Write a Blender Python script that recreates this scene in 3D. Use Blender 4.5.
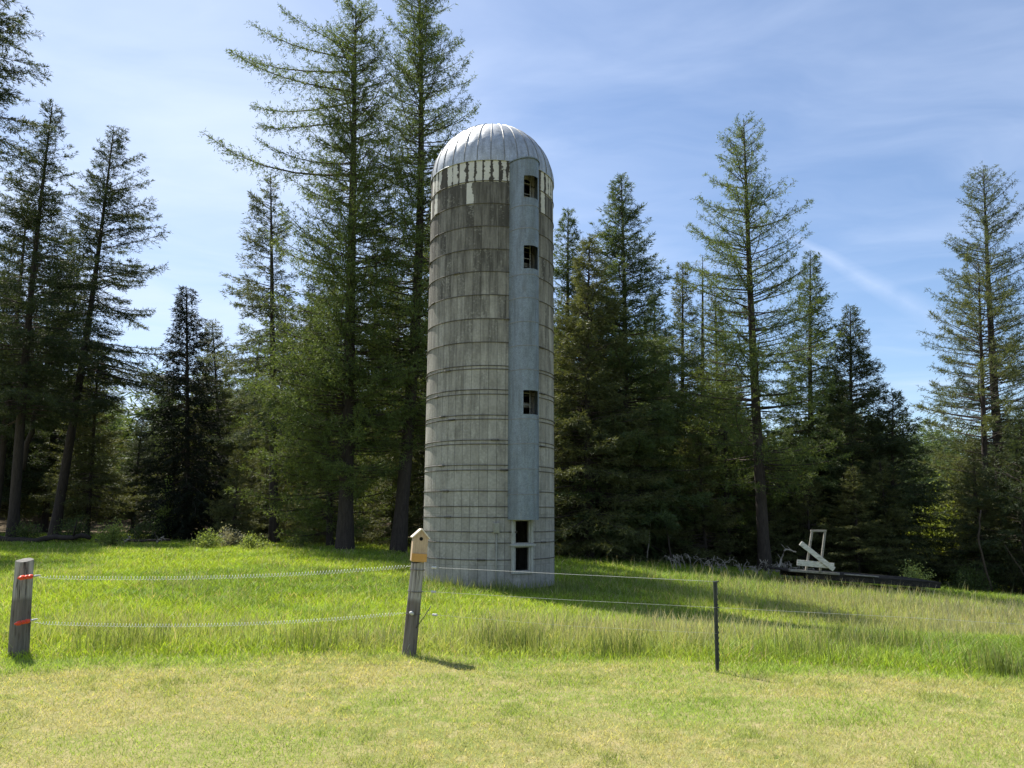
import bpy, math
import numpy as np
from mathutils import Matrix, Vector

# ------------------------------------------------------------------ scene, camera, light
scene = bpy.context.scene
for o in list(bpy.data.objects):
    bpy.data.objects.remove(o)
COL = scene.collection
PITCH, ROLL, FPX, CAMZ = math.radians(9.5), math.radians(0.3), 770.0, 1.6

cam_data = bpy.data.cameras.new('camera')
cam_data.sensor_width = 36.0
cam_data.lens = FPX * 36.0 / 1024.0
cam_data.clip_start, cam_data.clip_end = 0.05, 3000
cam = bpy.data.objects.new('camera', cam_data)
COL.objects.link(cam)
cam.matrix_world = (Matrix.Translation((0, 0, CAMZ)) @ Matrix.Rotation(math.pi / 2 + PITCH, 4, 'X')
                    @ Matrix.Rotation(ROLL, 4, 'Z'))
scene.camera = cam
_R3 = np.array(cam.matrix_world.to_3x3())

SUN_EL, SUN_AZ = math.radians(56), math.radians(-41)      # azimuth from +Y towards +X
sun_dir = Vector((math.sin(SUN_AZ) * math.cos(SUN_EL), math.cos(SUN_AZ) * math.cos(SUN_EL), math.sin(SUN_EL)))
sd = bpy.data.lights.new('sun', 'SUN')
sd.energy, sd.angle, sd.color = 5.0, math.radians(0.55), (1.0, 0.95, 0.86)
so = bpy.data.objects.new('sun', sd)
COL.objects.link(so)
so.rotation_euler = sun_dir.to_track_quat('Z', 'Y').to_euler()
so.location = (-20, 30, 60)

scene.view_settings.view_transform = 'Standard'
scene.view_settings.look = 'None'
scene.view_settings.gamma = 1.0
scene.view_settings.use_curve_mapping = False
scene.view_settings.exposure = 1.02
scene.render.engine = 'CYCLES'
scene.cycles.max_bounces = 6
scene.cycles.diffuse_bounces = 3
scene.cycles.transmission_bounces = 3

world = bpy.data.worlds.new('World')
scene.world = world
world.use_nodes = True
wt = world.node_tree
wt.nodes.clear()


class NT:
    """small helper to write node trees"""
    def __init__(self, tree):
        self.t = tree

    def n(self, kind, **kw):
        nd = self.t.nodes.new('ShaderNode' + kind)
        for k, v in kw.items():
            if k.startswith('i_'):
                key = k[2:]
                key = int(key) if key.isdigit() else key.replace('_', ' ')
                self.s(nd.inputs[key], v)
            else:
                setattr(nd, k, v)
        return nd

    def s(self, inp, v):
        if isinstance(v, bpy.types.NodeSocket):
            self.t.links.new(v, inp)
        elif isinstance(v, bpy.types.Node):
            self.t.links.new(v.outputs[0], inp)
        else:
            if isinstance(v, tuple) and len(v) == 3 and len(getattr(inp, 'default_value', (0, 0, 0))) == 4:
                v = v + (1.0,)
            inp.default_value = v

    def math(self, op, a, b=0.0, c=0.0, clamp=False):
        nd = self.t.nodes.new('ShaderNodeMath')
        nd.operation, nd.use_clamp = op, clamp
        for i, v in enumerate((a, b, c)):
            self.s(nd.inputs[i], v)
        return nd.outputs[0]

    def vmath(self, op, a, b=(0, 0, 0)):
        nd = self.t.nodes.new('ShaderNodeVectorMath')
        nd.operation = op
        self.s(nd.inputs[0], a)
        self.s(nd.inputs[1], b)
        return nd.outputs['Value'] if op in ('DOT_PRODUCT', 'LENGTH') else nd.outputs[0]

    def mix(self, f, a, b, blend='MIX'):
        nd = self.t.nodes.new('ShaderNodeMix')
        nd.data_type, nd.blend_type, nd.clamp_factor = 'RGBA', blend, True
        self.s(nd.inputs['Factor'], f)
        for k, v in ((6, a), (7, b)):
            self.s(nd.inputs[k], v)
        return nd.outputs[2]

    def ramp(self, f, lo, hi, smooth=False):
        nd = self.t.nodes.new('ShaderNodeMapRange')
        nd.interpolation_type = 'SMOOTHSTEP' if smooth else 'LINEAR'
        for i, v in enumerate((f, lo, hi, 0.0, 1.0)):
            self.s(nd.inputs[i], v)
        return nd.outputs[0]

    def noise(self, vec, scale, detail=4.0, rough=0.55, dist=0.0):
        nd = self.t.nodes.new('ShaderNodeTexNoise')
        self.s(nd.inputs['Vector'], vec)
        for k, v in (('Scale', scale), ('Detail', detail), ('Roughness', rough), ('Distortion', dist)):
            nd.inputs[k].default_value = v
        return nd.outputs[0]


def ray(px, py):
    d = _R3 @ np.array([(px - 512) / FPX, (384 - py) / FPX, -1.0])
    return d


def at(px, py, Y):
    d = ray(px, py)
    t = Y / d[1]
    return np.array([d[0] * t, Y, CAMZ + d[2] * t])


N = NT(wt)
sky = N.n('TexSky', sky_type='NISHITA', sun_disc=False, sun_elevation=SUN_EL, sun_rotation=SUN_AZ,
          altitude=700, air_density=1.0, dust_density=0.7, ozone_density=3.2)
gen = N.n('TexCoord').outputs['Generated']
# thin high cloud, laid out by direction on the sky
sep = N.n('SeparateXYZ', i_0=gen)
zc = N.math('MAXIMUM', sep.outputs[2], 0.06)
cx = N.math('DIVIDE', sep.outputs[0], zc)
cy = N.math('DIVIDE', sep.outputs[1], zc)
plane = N.n('CombineXYZ', i_0=cx, i_1=cy, i_2=0.0).outputs[0]
warp = N.vmath('ADD', plane, N.vmath('MULTIPLY', N.n('TexNoise', i_Vector=plane, i_Scale=0.7, i_Detail=3.0).outputs['Color'], (1.2, 1.2, 0)))
mp = N.n('Mapping', i_Vector=warp)
mp.inputs['Rotation'].default_value = (0, 0, 0.9)
mp.inputs['Scale'].default_value = (0.7, 1.25, 1)
c1 = N.noise(mp, 0.9, 6, 0.55)
c2 = N.noise(warp, 0.33, 3, 0.5)
left = N.ramp(cx, 1.3, -1.6, True)
cov = N.math('MULTIPLY_ADD', left, 0.3, N.math('MULTIPLY_ADD', c2, 0.5, -0.12))
cloud = N.math('MULTIPLY', N.ramp(N.math('ADD', c1, cov), 0.50, 1.15, True), 0.85)
# one contrail: a great-circle streak
da, db = ray(740, 205), ray(960, 335)
da, db = da / np.linalg.norm(da), db / np.linalg.norm(db)
nn = np.cross(da, db); nn /= np.linalg.norm(nn)
along = db - da; along /= np.linalg.norm(along)
wob = N.math('MULTIPLY_ADD', N.noise(gen, 7, 3), 0.022, -0.011)
dist = N.math('ABSOLUTE', N.math('ADD', N.vmath('DOT_PRODUCT', gen, tuple(nn)), wob))
t_al = N.vmath('DOT_PRODUCT', N.vmath('SUBTRACT', gen, tuple(da)), tuple(along))
length = float(np.dot(db - da, along))
wid = N.math('MULTIPLY_ADD', N.ramp(t_al, 0.0, length), 0.015, 0.004)
streak = N.math('SUBTRACT', 1.0, N.math('DIVIDE', dist, wid), clamp=True)
ends = N.math('MULTIPLY', N.ramp(t_al, 0.02, 0.12, True), N.ramp(t_al, length + 0.03, length - 0.07, True))
trail = N.math('MULTIPLY', N.math('MULTIPLY', streak, ends), N.math('MULTIPLY_ADD', N.noise(gen, 30, 3), 0.9, 0.0))
veil = N.math('ADD', N.math('MULTIPLY_ADD', cloud, 0.9, 0.02), N.math('MULTIPLY', trail, 0.5), clamp=True)
skycol = N.mix(veil, sky.outputs[0], (5.2, 6.0, 7.6))
bg = N.n('Background', i_Color=skycol, i_Strength=0.083)
wo = N.n('OutputWorld')
wt.links.new(bg.outputs[0], wo.inputs[0])


# ------------------------------------------------------------------ helpers
def rng(seed):
    return np.random.default_rng(seed)


def new_mat(name):
    m = bpy.data.materials.new(name)
    m.use_nodes = True
    m.node_tree.nodes.clear()
    return m, NT(m.node_tree)


def finish(T, shader):
    o = T.n('OutputMaterial')
    T.t.links.new(shader, o.inputs[0])


def simple_mat(name, a, b, scale=6.0, stretch=(1, 1, 1), rough=0.8, metal=0.0, bump=0.0, bscale=None, spec=0.3):
    m, T = new_mat(name)
    co = T.n('TexCoord').outputs['Object']
    mpn = T.n('Mapping', i_Vector=co)
    mpn.inputs['Scale'].default_value = stretch
    f = T.noise(mpn, scale, 5, 0.6)
    f2 = T.noise(mpn, scale * 4.3, 4, 0.6)
    fac = T.ramp(T.math('ADD', T.math('MULTIPLY', f, 0.6), T.math('MULTIPLY', f2, 0.4)), 0.36, 0.64)
    c = T.mix(fac, a, b)
    p = T.n('BsdfPrincipled', i_Base_Color=c, i_Roughness=rough, i_Metallic=metal)
    p.inputs['Specular IOR Level'].default_value = spec
    if bump:
        bn = T.n('Bump', i_Height=T.noise(mpn, bscale or scale * 3, 5, 0.6), i_Strength=bump)
        T.s(p.inputs['Normal'], bn)
    finish(T, p.outputs[0])
    return m


def leaf_mat(name, trans=0.35, gain=1.0, rough=0.6):
    """foliage: colour from the per-leaf attribute, diffuse plus light passing through"""
    m, T = new_mat(name)
    a = T.n('Attribute', attribute_name='tint')
    col = T.mix(1.0, a.outputs['Color'], (gain, gain, gain), 'MULTIPLY')
    p = T.n('BsdfPrincipled', i_Base_Color=col, i_Roughness=rough)
    p.inputs['Specular IOR Level'].default_value = 0.25
    tcol = T.mix(1.0, col, (1.25, 1.15, 0.6), 'MULTIPLY')
    tr = T.n('BsdfTranslucent', i_Color=tcol)
    mx = T.n('MixShader', i_0=trans, i_1=p.outputs[0], i_2=tr.outputs[0])
    finish(T, mx.outputs[0])
    return m


def make_mesh(name, V, polys, mats, tint=None, uv=None, smooth=False):
    """V (n,3); polys: list of (faces (m,k) int array, material index)"""
    me = bpy.data.meshes.new(name)
    V = np.asarray(V, dtype=np.float32)
    me.vertices.add(len(V))
    me.vertices.foreach_set('co', V.ravel())
    idx = [np.asarray(f, dtype=np.int32) for f, _ in polys]
    tot = np.concatenate([np.full(len(f), f.shape[1], np.int32) for f in idx])
    start = np.concatenate([[0], np.cumsum(tot)[:-1]]).astype(np.int32)
    loops = np.concatenate([f.ravel() for f in idx])
    me.loops.add(len(loops))
    me.loops.foreach_set('vertex_index', loops)
    me.polygons.add(len(tot))
    me.polygons.foreach_set('loop_start', start)
    me.polygons.foreach_set('loop_total', tot)
    me.polygons.foreach_set('material_index', np.concatenate([np.full(len(f), mi, np.int32) for f, (_, mi) in zip(idx, polys)]))
    me.polygons.foreach_set('use_smooth', np.full(len(tot), bool(smooth)))
    if tint is not None:
        at_ = me.attributes.new('tint', 'FLOAT_COLOR', 'POINT')
        c = np.ones((len(V), 4), np.float32)
        c[:, :3] = tint
        at_.data.foreach_set('color', c.ravel())
    if uv is not None:
        l = me.uv_layers.new(name='uv')
        l.data.foreach_set('uv', np.asarray(uv, np.float32)[loops].ravel())
    for m in mats:
        me.materials.append(m)
    me.update(calc_edges=True)
    me.validate()
    return me


class MB:
    """collects boxes, tubes and lathes into one mesh"""
    def __init__(self):
        self.V, self.F, self.n = [], {}, 0

    def add(self, V, F, mi=0):
        V = np.asarray(V, float)
        for f in F:
            f = np.atleast_2d(np.asarray(f, int)) + self.n
            self.F.setdefault((f.shape[1], mi), []).append(f)
        self.V.append(V)
        self.n += len(V)

    def box(self, c, size, R=None, mi=0, bev=0.0):
        hx, hy, hz = np.asarray(size, float) / 2
        if bev <= 0:
            v = np.array([[sx * hx, sy * hy, sz * hz] for sx in (-1, 1) for sy in (-1, 1) for sz in (-1, 1)])
            F = [[0, 1, 3, 2], [4, 6, 7, 5], [0, 4, 5, 1], [2, 3, 7, 6], [0, 2, 6, 4], [1, 5, 7, 3]]
        else:
            import bmesh
            bm = bmesh.new()
            bmesh.ops.create_cube(bm, size=1.0)
            for q in bm.verts:
                q.co = Vector((q.co.x * 2 * hx, q.co.y * 2 * hy, q.co.z * 2 * hz))
            bmesh.ops.bevel(bm, geom=list(bm.edges), offset=bev, segments=1, affect='EDGES')
            bm.verts.index_update()
            v = np.array([q.co[:] for q in bm.verts])
            F = [[q.index for q in f.verts] for f in bm.faces]
            bm.free()
        if R is not None:
            v = v @ np.asarray(R).T
        self.add(v + np.asarray(c), F, mi)

    def tube(self, P, r, sides=8, mi=0, caps=True):
        P = np.asarray(P, float)
        r = np.broadcast_to(np.asarray(r, float), (len(P),))
        V, F = tubes(P[None], r[None], sides)
        FF = [F]
        self.add(V, [F], mi)
        if caps and sides > 2:
            b = self.n - len(V)
            for q in (np.arange(sides)[::-1], np.arange(sides) + (len(P) - 1) * sides):
                self.F.setdefault((sides, mi), []).append(np.atleast_2d(q + b))

    def build(self, name, mats, parent=None, smooth=False, loc=(0, 0, 0)):
        polys = [(np.concatenate(f), k[1]) for k, f in self.F.items()]
        V = np.concatenate(self.V)
        me = make_mesh(name, V - (0 if parent is not None else np.asarray(loc)), polys, mats if isinstance(mats, list) else [mats], smooth=smooth)
        return link(name, me, parent, loc)


def link(name, me, parent=None, loc=(0, 0, 0)):
    o = bpy.data.objects.new(name, me)
    COL.objects.link(o)
    if parent is not None:
        o.parent = parent
    else:
        o.location = loc
    return o


def empty(name, loc, label=None, cat=None, group=None):
    o = bpy.data.objects.new(name, None)
    o.empty_display_size = 0.2
    COL.objects.link(o)
    o.location = loc
    tag(o, label, cat, group)
    return o


def tag(o, label=None, cat=None, group=None, kind=None):
    for k, v in (('label', label), ('category', cat), ('group', group), ('kind', kind)):
        if v:
            o[k] = v
    return o


def unit(a):
    return a / np.maximum(np.linalg.norm(a, axis=-1, keepdims=True), 1e-9)


def tubes(P, r, sides):
    """P (B,K,3), r (B,K) -> verts, quads"""
    B, K, _ = P.shape
    T = unit(np.gradient(P, axis=1))
    ref = np.where(np.abs(T[..., 2:3]) > 0.9, np.array([1.0, 0, 0]), np.array([0, 0, 1.0]))
    A = unit(np.cross(T, ref))
    Bn = np.cross(T, A)
    a = np.arange(sides) * 2 * math.pi / sides
    V = P[:, :, None] + r[:, :, None, None] * (np.cos(a)[:, None] * A[:, :, None] + np.sin(a)[:, None] * Bn[:, :, None])
    i = np.arange(B * K * sides).reshape(B, K, sides)
    j = np.roll(i, -1, axis=2)
    F = np.stack([i[:, :-1], j[:, :-1], j[:, 1:], i[:, 1:]], -1).reshape(-1, 4)
    return V.reshape(-1, 3), F


def sprays(P, D, L, W, rg):
    """diamond shaped needle sprays"""
    S = unit(np.cross(D, rg.normal(size=D.shape)))
    L, W = L[:, None], W[:, None]
    V = np.stack([P, P + D * L * .42 + S * W, P + D * L, P + D * L * .42 - S * W], 1).reshape(-1, 3)
    F = np.arange(len(P) * 4).reshape(-1, 4)
    return V, F


def hash2(ix, iy, seed):
    h = np.sin(ix * 127.1 + iy * 311.7 + seed * 74.7) * 43758.5453
    return h - np.floor(h)


def vnoise(x, y, seed=0):
    ix, iy = np.floor(x), np.floor(y)
    fx, fy = x - ix, y - iy
    fx, fy = fx * fx * (3 - 2 * fx), fy * fy * (3 - 2 * fy)
    a, b = hash2(ix, iy, seed), hash2(ix + 1, iy, seed)
    c, d = hash2(ix, iy + 1, seed), hash2(ix + 1, iy + 1, seed)
    return (a + (b - a) * fx) * (1 - fy) + (c + (d - c) * fx) * fy


def fbm(x, y, seed=0, o=4):
    s, w, t = 0, 0.5, 0
    for k in range(o):
        s = s + w * vnoise(x * 2 ** k, y * 2 ** k, seed + k)
        t += w
        w *= 0.5
    return s / t


def sstep(a, b, x):
    t = np.clip((x - a) / (b - a), 0, 1)
    return t * t * (3 - 2 * t)


def gz(x, y):
    """height of the ground"""
    x, y = np.asarray(x, float), np.asarray(y, float)
    a = np.interp(x, [-60, -30, -7, 0, 5, 10, 16, 27, 60], [.15, .15, .05, -.28, -.66, -1.0, -1.5, -2.4, -3.2])
    z = sstep(8, 18, y) * a + 0.05 * (fbm(x * .35, y * .35, 3) - .5)
    hill = np.maximum(y - 58, 0) * np.interp(x, [-120, -40, 0, 30, 120], [.13, .13, .08, .10, .10])
    return z + np.minimum(hill, 16) * sstep(0, 1, (330 - y) / 60)


# ------------------------------------------------------------------ materials
M = {}
M['fir'] = leaf_mat('fir_needles', 0.38, 1.5)
M['larch'] = leaf_mat('larch_needles', 0.42, 1.0)
M['leaf'] = leaf_mat('broad_leaves', 0.45)
M['grass'] = leaf_mat('grass_blades', 0.45)
M['bark'] = simple_mat('conifer_bark', (.022, .018, .015), (.055, .045, .037), 5, (3, 3, .6), .95, bump=.8)
M['deadwood'] = simple_mat('grey_dead_wood', (.18, .16, .13), (.36, .33, .28), 8, (3, 3, .6), .9)
M['twig'] = simple_mat('branch_bark', (.028, .022, .018), (.07, .056, .044), 5, (1, 1, 1), .95)

# ground: soil and dry thatch below the blades
m, T = new_mat('meadow_soil')
co = T.n('TexCoord').outputs['Object']
f1, f2, f3 = T.noise(co, .5, 5), T.noise(co, 6, 5), T.noise(co, 60, 3)
c = T.mix(T.ramp(f1, .4, .6), (.16, .19, .05), (.24, .22, .09))
c = T.mix(T.ramp(f2, .45, .7), c, (.32, .27, .14))
c = T.mix(T.ramp(f3, .5, .75), c, (.10, .12, .03))
gy = T.n('SeparateXYZ', i_0=co).outputs[1]
duff = T.ramp(T.math('ADD', gy, T.math('MULTIPLY_ADD', T.noise(co, .25, 4), 8, -4)), 35, 38)
c = T.mix(duff, c, T.mix(f2, (.05, .038, .024), (.11, .085, .05)))
p = T.n('BsdfPrincipled', i_Base_Color=c, i_Roughness=.95)
p.inputs['Specular IOR Level'].default_value = .1
T.s(p.inputs['Normal'], T.n('Bump', i_Height=f3, i_Strength=.5, i_Distance=.05))
finish(T, p.outputs[0])
M['soil'] = m

# galvanised steel
def galv(name, base, dark, rough, metal):
    m, T = new_mat(name)
    co = T.n('TexCoord').outputs['Object']
    v = T.n('TexVoronoi', i_Vector=co, i_Scale=55.0)
    sp = T.n('SeparateColor', i_0=v.outputs['Color']).outputs[0]
    mpn = T.n('Mapping', i_Vector=co)
    mpn.inputs['Scale'].default_value = (3, 3, .35)
    stain = T.noise(mpn, 2.2, 6, .62)
    mott = T.noise(co, 7, 6, .7)
    c = T.mix(T.ramp(T.math('ADD', T.math('MULTIPLY', sp, .4), T.math('MULTIPLY', mott, .9)), .3, .85), tuple(q * .72 for q in base), tuple(q * 1.25 for q in base))
    c = T.mix(T.math('MULTIPLY', T.ramp(stain, .46, .72), .75), c, dark)
    c = T.mix(T.math('MULTIPLY', T.ramp(T.noise(mpn, 5, 4, .6), .62, .75), .35), c, (.22, .17, .12))
    p = T.n('BsdfPrincipled', i_Base_Color=c, i_Metallic=metal)
    T.s(p.inputs['Roughness'], T.math('MULTIPLY_ADD', stain, .3, rough - .15))
    T.s(p.inputs['Normal'], T.n('Bump', i_Height=T.noise(co, 2.5, 3), i_Strength=.25, i_Distance=.05))
    finish(T, p.outputs[0])
    return m
M['galv'] = galv('galvanised_sheet', (.155, .188, .215), (.085, .095, .10), .55, .25)
M['dome'] = galv('dome_sheet', (.38, .40, .42), (.21, .22, .23), .55, .6)
M['steel'] = simple_mat('rusty_hoop_steel', (.045, .04, .034), (.13, .118, .10), 5, rough=.8)
M['endgrain'] = simple_mat('post_end_grain', (.10, .095, .085), (.22, .21, .19), 30, rough=.95)
M['seam'] = simple_mat('dark_seam_metal', (.16, .165, .17), (.26, .265, .27), 6, rough=.6, metal=.3)
M['wire'] = simple_mat('galvanised_wire', (.34, .34, .33), (.46, .46, .45), 12, rough=.6, metal=.1)
M['whitewire'] = simple_mat('white_gate_spring', (.70, .71, .70), (.80, .80, .79), 12, rough=.45)
M['tpost'] = simple_mat('dark_green_steel', (.025, .035, .03), (.07, .075, .065), 14, rough=.6)
M['whitetip'] = simple_mat('pale_post_tip', (.25, .26, .24), (.34, .34, .32), 14, rough=.6)
M['red'] = simple_mat('red_plastic', (.68, .06, .025), (.78, .09, .04), 10, rough=.45)
M['ceramic'] = simple_mat('grey_white_plastic', (.42, .42, .41), (.55, .55, .53), 10, rough=.4)
M['paintwood'] = simple_mat('whitewashed_board', (.30, .285, .25), (.68, .67, .63), 7, (.6, 4, 4), .8, bump=.3)
M['greywood'] = simple_mat('weathered_grey_timber', (.13, .125, .11), (.30, .285, .26), 6, (.6, 4, 4), .9, bump=.4)
M['darkwood'] = simple_mat('dark_rotting_timber', (.012, .011, .009), (.045, .04, .034), 6, (.5, 4, 4), .95, bump=.5)
M['cedar'] = simple_mat('raw_cedar_board', (.34, .245, .155), (.50, .38, .26), 14, (4, 4, .7), .75, bump=.2)
M['ochre'] = simple_mat('ochre_stained_board', (.42, .22, .055), (.52, .29, .09), 9, (.7, 4, 4), .7, bump=.2)
M['roofwood'] = simple_mat('pale_roof_board', (.55, .48, .38), (.68, .61, .50), 8, (1, 4, 4), .75)
M['black'] = simple_mat('unlit_hole', (.004, .004, .004), (.008, .007, .006), 5, rough=1)
M['frame'] = simple_mat('grey_painted_frame', (.24, .24, .22), (.44, .44, .40), 9, (4, 4, .7), .8, bump=.3)
M['boxmetal'] = simple_mat('olive_grey_box', (.22, .22, .18), (.32, .31, .26), 12, rough=.6)

m, T = new_mat('weathered_fence_post')
co = T.n('TexCoord').outputs['Object']
mpn = T.n('Mapping', i_Vector=co)
mpn.inputs['Scale'].default_value = (9, 9, .55)
f = T.noise(mpn, 3.2, 7, .65)
c = T.mix(T.ramp(f, .35, .65), (.13, .115, .10), (.40, .375, .34))
crack = T.ramp(T.noise(mpn, 6.5, 3, .5), .36, .42)
c = T.mix(crack, (.03, .026, .022), c)
# lower half stained darker, with an uneven edge
zz = T.n('SeparateXYZ', i_0=co).outputs[2]
low = T.ramp(T.math('ADD', zz, T.math('MULTIPLY_ADD', T.noise(co, 9, 3), .1, -.05)), .66, .60)
c = T.mix(T.math('MULTIPLY', low, .7), c, (.085, .065, .052))
p = T.n('BsdfPrincipled', i_Base_Color=c, i_Roughness=.9)
T.s(p.inputs['Normal'], T.n('Bump', i_Height=f, i_Strength=.7, i_Distance=.02))
finish(T, p.outputs[0])
M['post'] = m

# ------------------------------------------------------------------ silo numbers (needed by grass too)
SX, SY, SR = at(489.5, 480, 21.1)[0], 21.1, 1.757
HOOP_PX = [180.5, 203, 225.8, 248.8, 271.3, 294.7, 318.6, 342, 365.5, 368.8, 389.5, 394, 415, 419, 440, 444, 465, 470,
           491, 506.5, 517.5, 532, 543, 560]
YF = SY - SR                                         # depth of the silo's front
HOOPS = [at(490, q, YF)[2] for q in HOOP_PX]
ZTOP = at(490, 159.4, YF)[2]
ZBASE = -0.25
ROW = (ZTOP - HOOPS[8]) / 9.0

m, T = new_mat('concrete_staves')
uv = T.n('UVMap', uv_map='uv').outputs[0]
sp = T.n('SeparateXYZ', i_0=uv)
U, Vv = sp.outputs[0], sp.outputs[1]
STW = 2 * math.pi * SR / 50
uu = T.math('DIVIDE', U, STW)
vv = T.math('DIVIDE', T.math('SUBTRACT', ZTOP, Vv), ROW)      # rows counted from the top
iu, iv = T.math('FLOOR', uu), T.math('FLOOR', vv)
fu, fv = T.math('FRACT', uu), T.math('FRACT', vv)
cell = T.n('CombineXYZ', i_0=iu, i_1=iv, i_2=3.0).outputs[0]
wn = T.n('TexWhiteNoise', noise_dimensions='3D', i_Vector=cell)
rnd = wn.outputs['Value']
rnd2 = T.n('SeparateColor', i_0=wn.outputs['Color']).outputs[1]
colrnd = T.n('TexWhiteNoise', noise_dimensions='3D', i_Vector=T.n('CombineXYZ', i_0=iu, i_1=9.0, i_2=1.0).outputs[0]).outputs['Value']
uvs = T.n('Mapping', i_Vector=uv)
uvs.inputs['Scale'].default_value = (3.4, 1.1, 1)
str1 = T.noise(uvs, 1.6, 6, .65)
uvb = T.n('Mapping', i_Vector=uv)
blot = T.noise(uvb, 2.1, 6, .62)
fine = T.noise(uvb, 16, 4, .6)
hgt = T.ramp(vv, 14.5, 1.0)                        # 0 low .. 1 top
base = T.mix(T.ramp(T.math('MULTIPLY_ADD', fine, .45, T.math('MULTIPLY', str1, .55)), .34, .66), (.235, .224, .20), (.41, .395, .355))
base = T.mix(T.math('MULTIPLY', rnd, .38), base, (.18, .168, .145))
base = T.mix(T.math('MULTIPLY', T.ramp(colrnd, .7, 1.0), .3), base, (.44, .425, .385))
# lichen and soot: stronger towards the top, ends in uneven streaks
uvk = T.n('Mapping', i_Vector=uv)
uvk.inputs['Scale'].default_value = (7.5, .6, 1)
run = T.noise(uvk, 1.3, 6, .7)
dk = T.ramp(T.math('ADD', T.math('ADD', T.math('MULTIPLY', hgt, .66), T.math('MULTIPLY', run, 1.1)), T.math('MULTIPLY', rnd2, .26)), .84, 1.36)
base = T.mix(T.math('MULTIPLY', dk, .93), base, (.05, .047, .042))
base = T.mix(T.math('MULTIPLY', T.ramp(blot, .50, .75), .45), base, (.085, .078, .062))
pale = T.math('MULTIPLY', T.ramp(T.math('ADD', T.math('ADD', fine, str1), T.math('MULTIPLY', blot, .5)), 1.30, 1.55), T.ramp(rnd2, .45, .85))
base = T.mix(T.math('MULTIPLY', pale, .6), base, (.40, .39, .35))
# remains of whitewash on the two top courses
flake = T.math('ADD', str1, T.math('MULTIPLY', T.noise(uvb, 7, 5, .7), .9))
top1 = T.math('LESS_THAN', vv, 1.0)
top2 = T.math('MULTIPLY', T.math('LESS_THAN', vv, 2.0), T.math('GREATER_THAN', rnd, .60))
wash = T.math('MAXIMUM', T.math('MULTIPLY', top1, T.math('GREATER_THAN', rnd, .10)), top2)
dcen = T.math('ABSOLUTE', T.math('SUBTRACT', fu, T.math('MULTIPLY_ADD', rnd2, .4, .3)))
half = T.math('MULTIPLY_ADD', rnd, .26, T.math('MULTIPLY_ADD', flake, 1.1, -.78))
edge = T.ramp(T.math('SUBTRACT', half, dcen), -.02, .05)
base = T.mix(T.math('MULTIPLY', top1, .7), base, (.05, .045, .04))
base = T.mix(T.math('MULTIPLY', wash, edge), base, T.mix(blot, (.62, .61, .57), (.36, .35, .32)))
# joints between staves
ju = T.math('ABSOLUTE', T.math('SUBTRACT', fu, .5))
jv = T.math('ABSOLUTE', T.math('SUBTRACT', fv, .5))
jnt = T.math('MAXIMUM', T.math('MULTIPLY', T.ramp(ju, .45, .49), T.math('MULTIPLY_ADD', blot, 1.5, .1)), T.math('MULTIPLY', T.ramp(jv, .482, .495), .3), clamp=True)
base = T.mix(T.math('MULTIPLY', jnt, .68), base, (.06, .056, .05))
p = T.n('BsdfPrincipled', i_Base_Color=base, i_Roughness=.93)
p.inputs['Specular IOR Level'].default_value = .2
hh = T.math('SUBTRACT', T.math('MULTIPLY', fine, .25), jnt)
T.s(p.inputs['Normal'], T.n('Bump', i_Height=hh, i_Strength=.5, i_Distance=.015))
finish(T, p.outputs[0])
M['stave'] = m

# ------------------------------------------------------------------ ground
xs = np.concatenate([np.linspace(-900, -80, 24), np.linspace(-75, 75, 151), np.linspace(80, 900, 24)])
ys = np.concatenate([np.linspace(-200, -10, 12), np.linspace(-8, 70, 131), np.linspace(74, 400, 70), np.linspace(420, 1500, 14)])
GX, GY = np.meshgrid(xs, ys, indexing='xy')
V = np.stack([GX, GY, gz(GX, GY)], -1).reshape(-1, 3)
ii = np.arange(len(V)).reshape(len(ys), len(xs))
F = np.stack([ii[:-1, :-1], ii[:-1, 1:], ii[1:, 1:], ii[1:, :-1]], -1).reshape(-1, 4)
o = link('ground', make_mesh('ground', V, [(F, 0)], [M['soil']], smooth=True))
tag(o, kind='structure')


def mown_edge(x):
    return np.interp(x, [-14, -6, -1.2, 1.5, 3, 6, 12], [8.6, 8.65, 9.25, 8.9, 8.45, 8.1, 7.9]) + .5 * (fbm(x * 1.3, x * 0 + 4.2, 8) - .5)


# ------------------------------------------------------------------ grass
def scatter(n, y0, y1, power, rg, margin=2.5):
    """points in front of the camera, thinner with distance"""
    u = rg.random(n)
    e = 2 - power
    y = (y0 ** e + u * (y1 ** e - y0 ** e)) ** (1 / e)
    x = rg.uniform(-1, 1, n) * (0.70 * y + margin)
    return x, y


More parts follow.
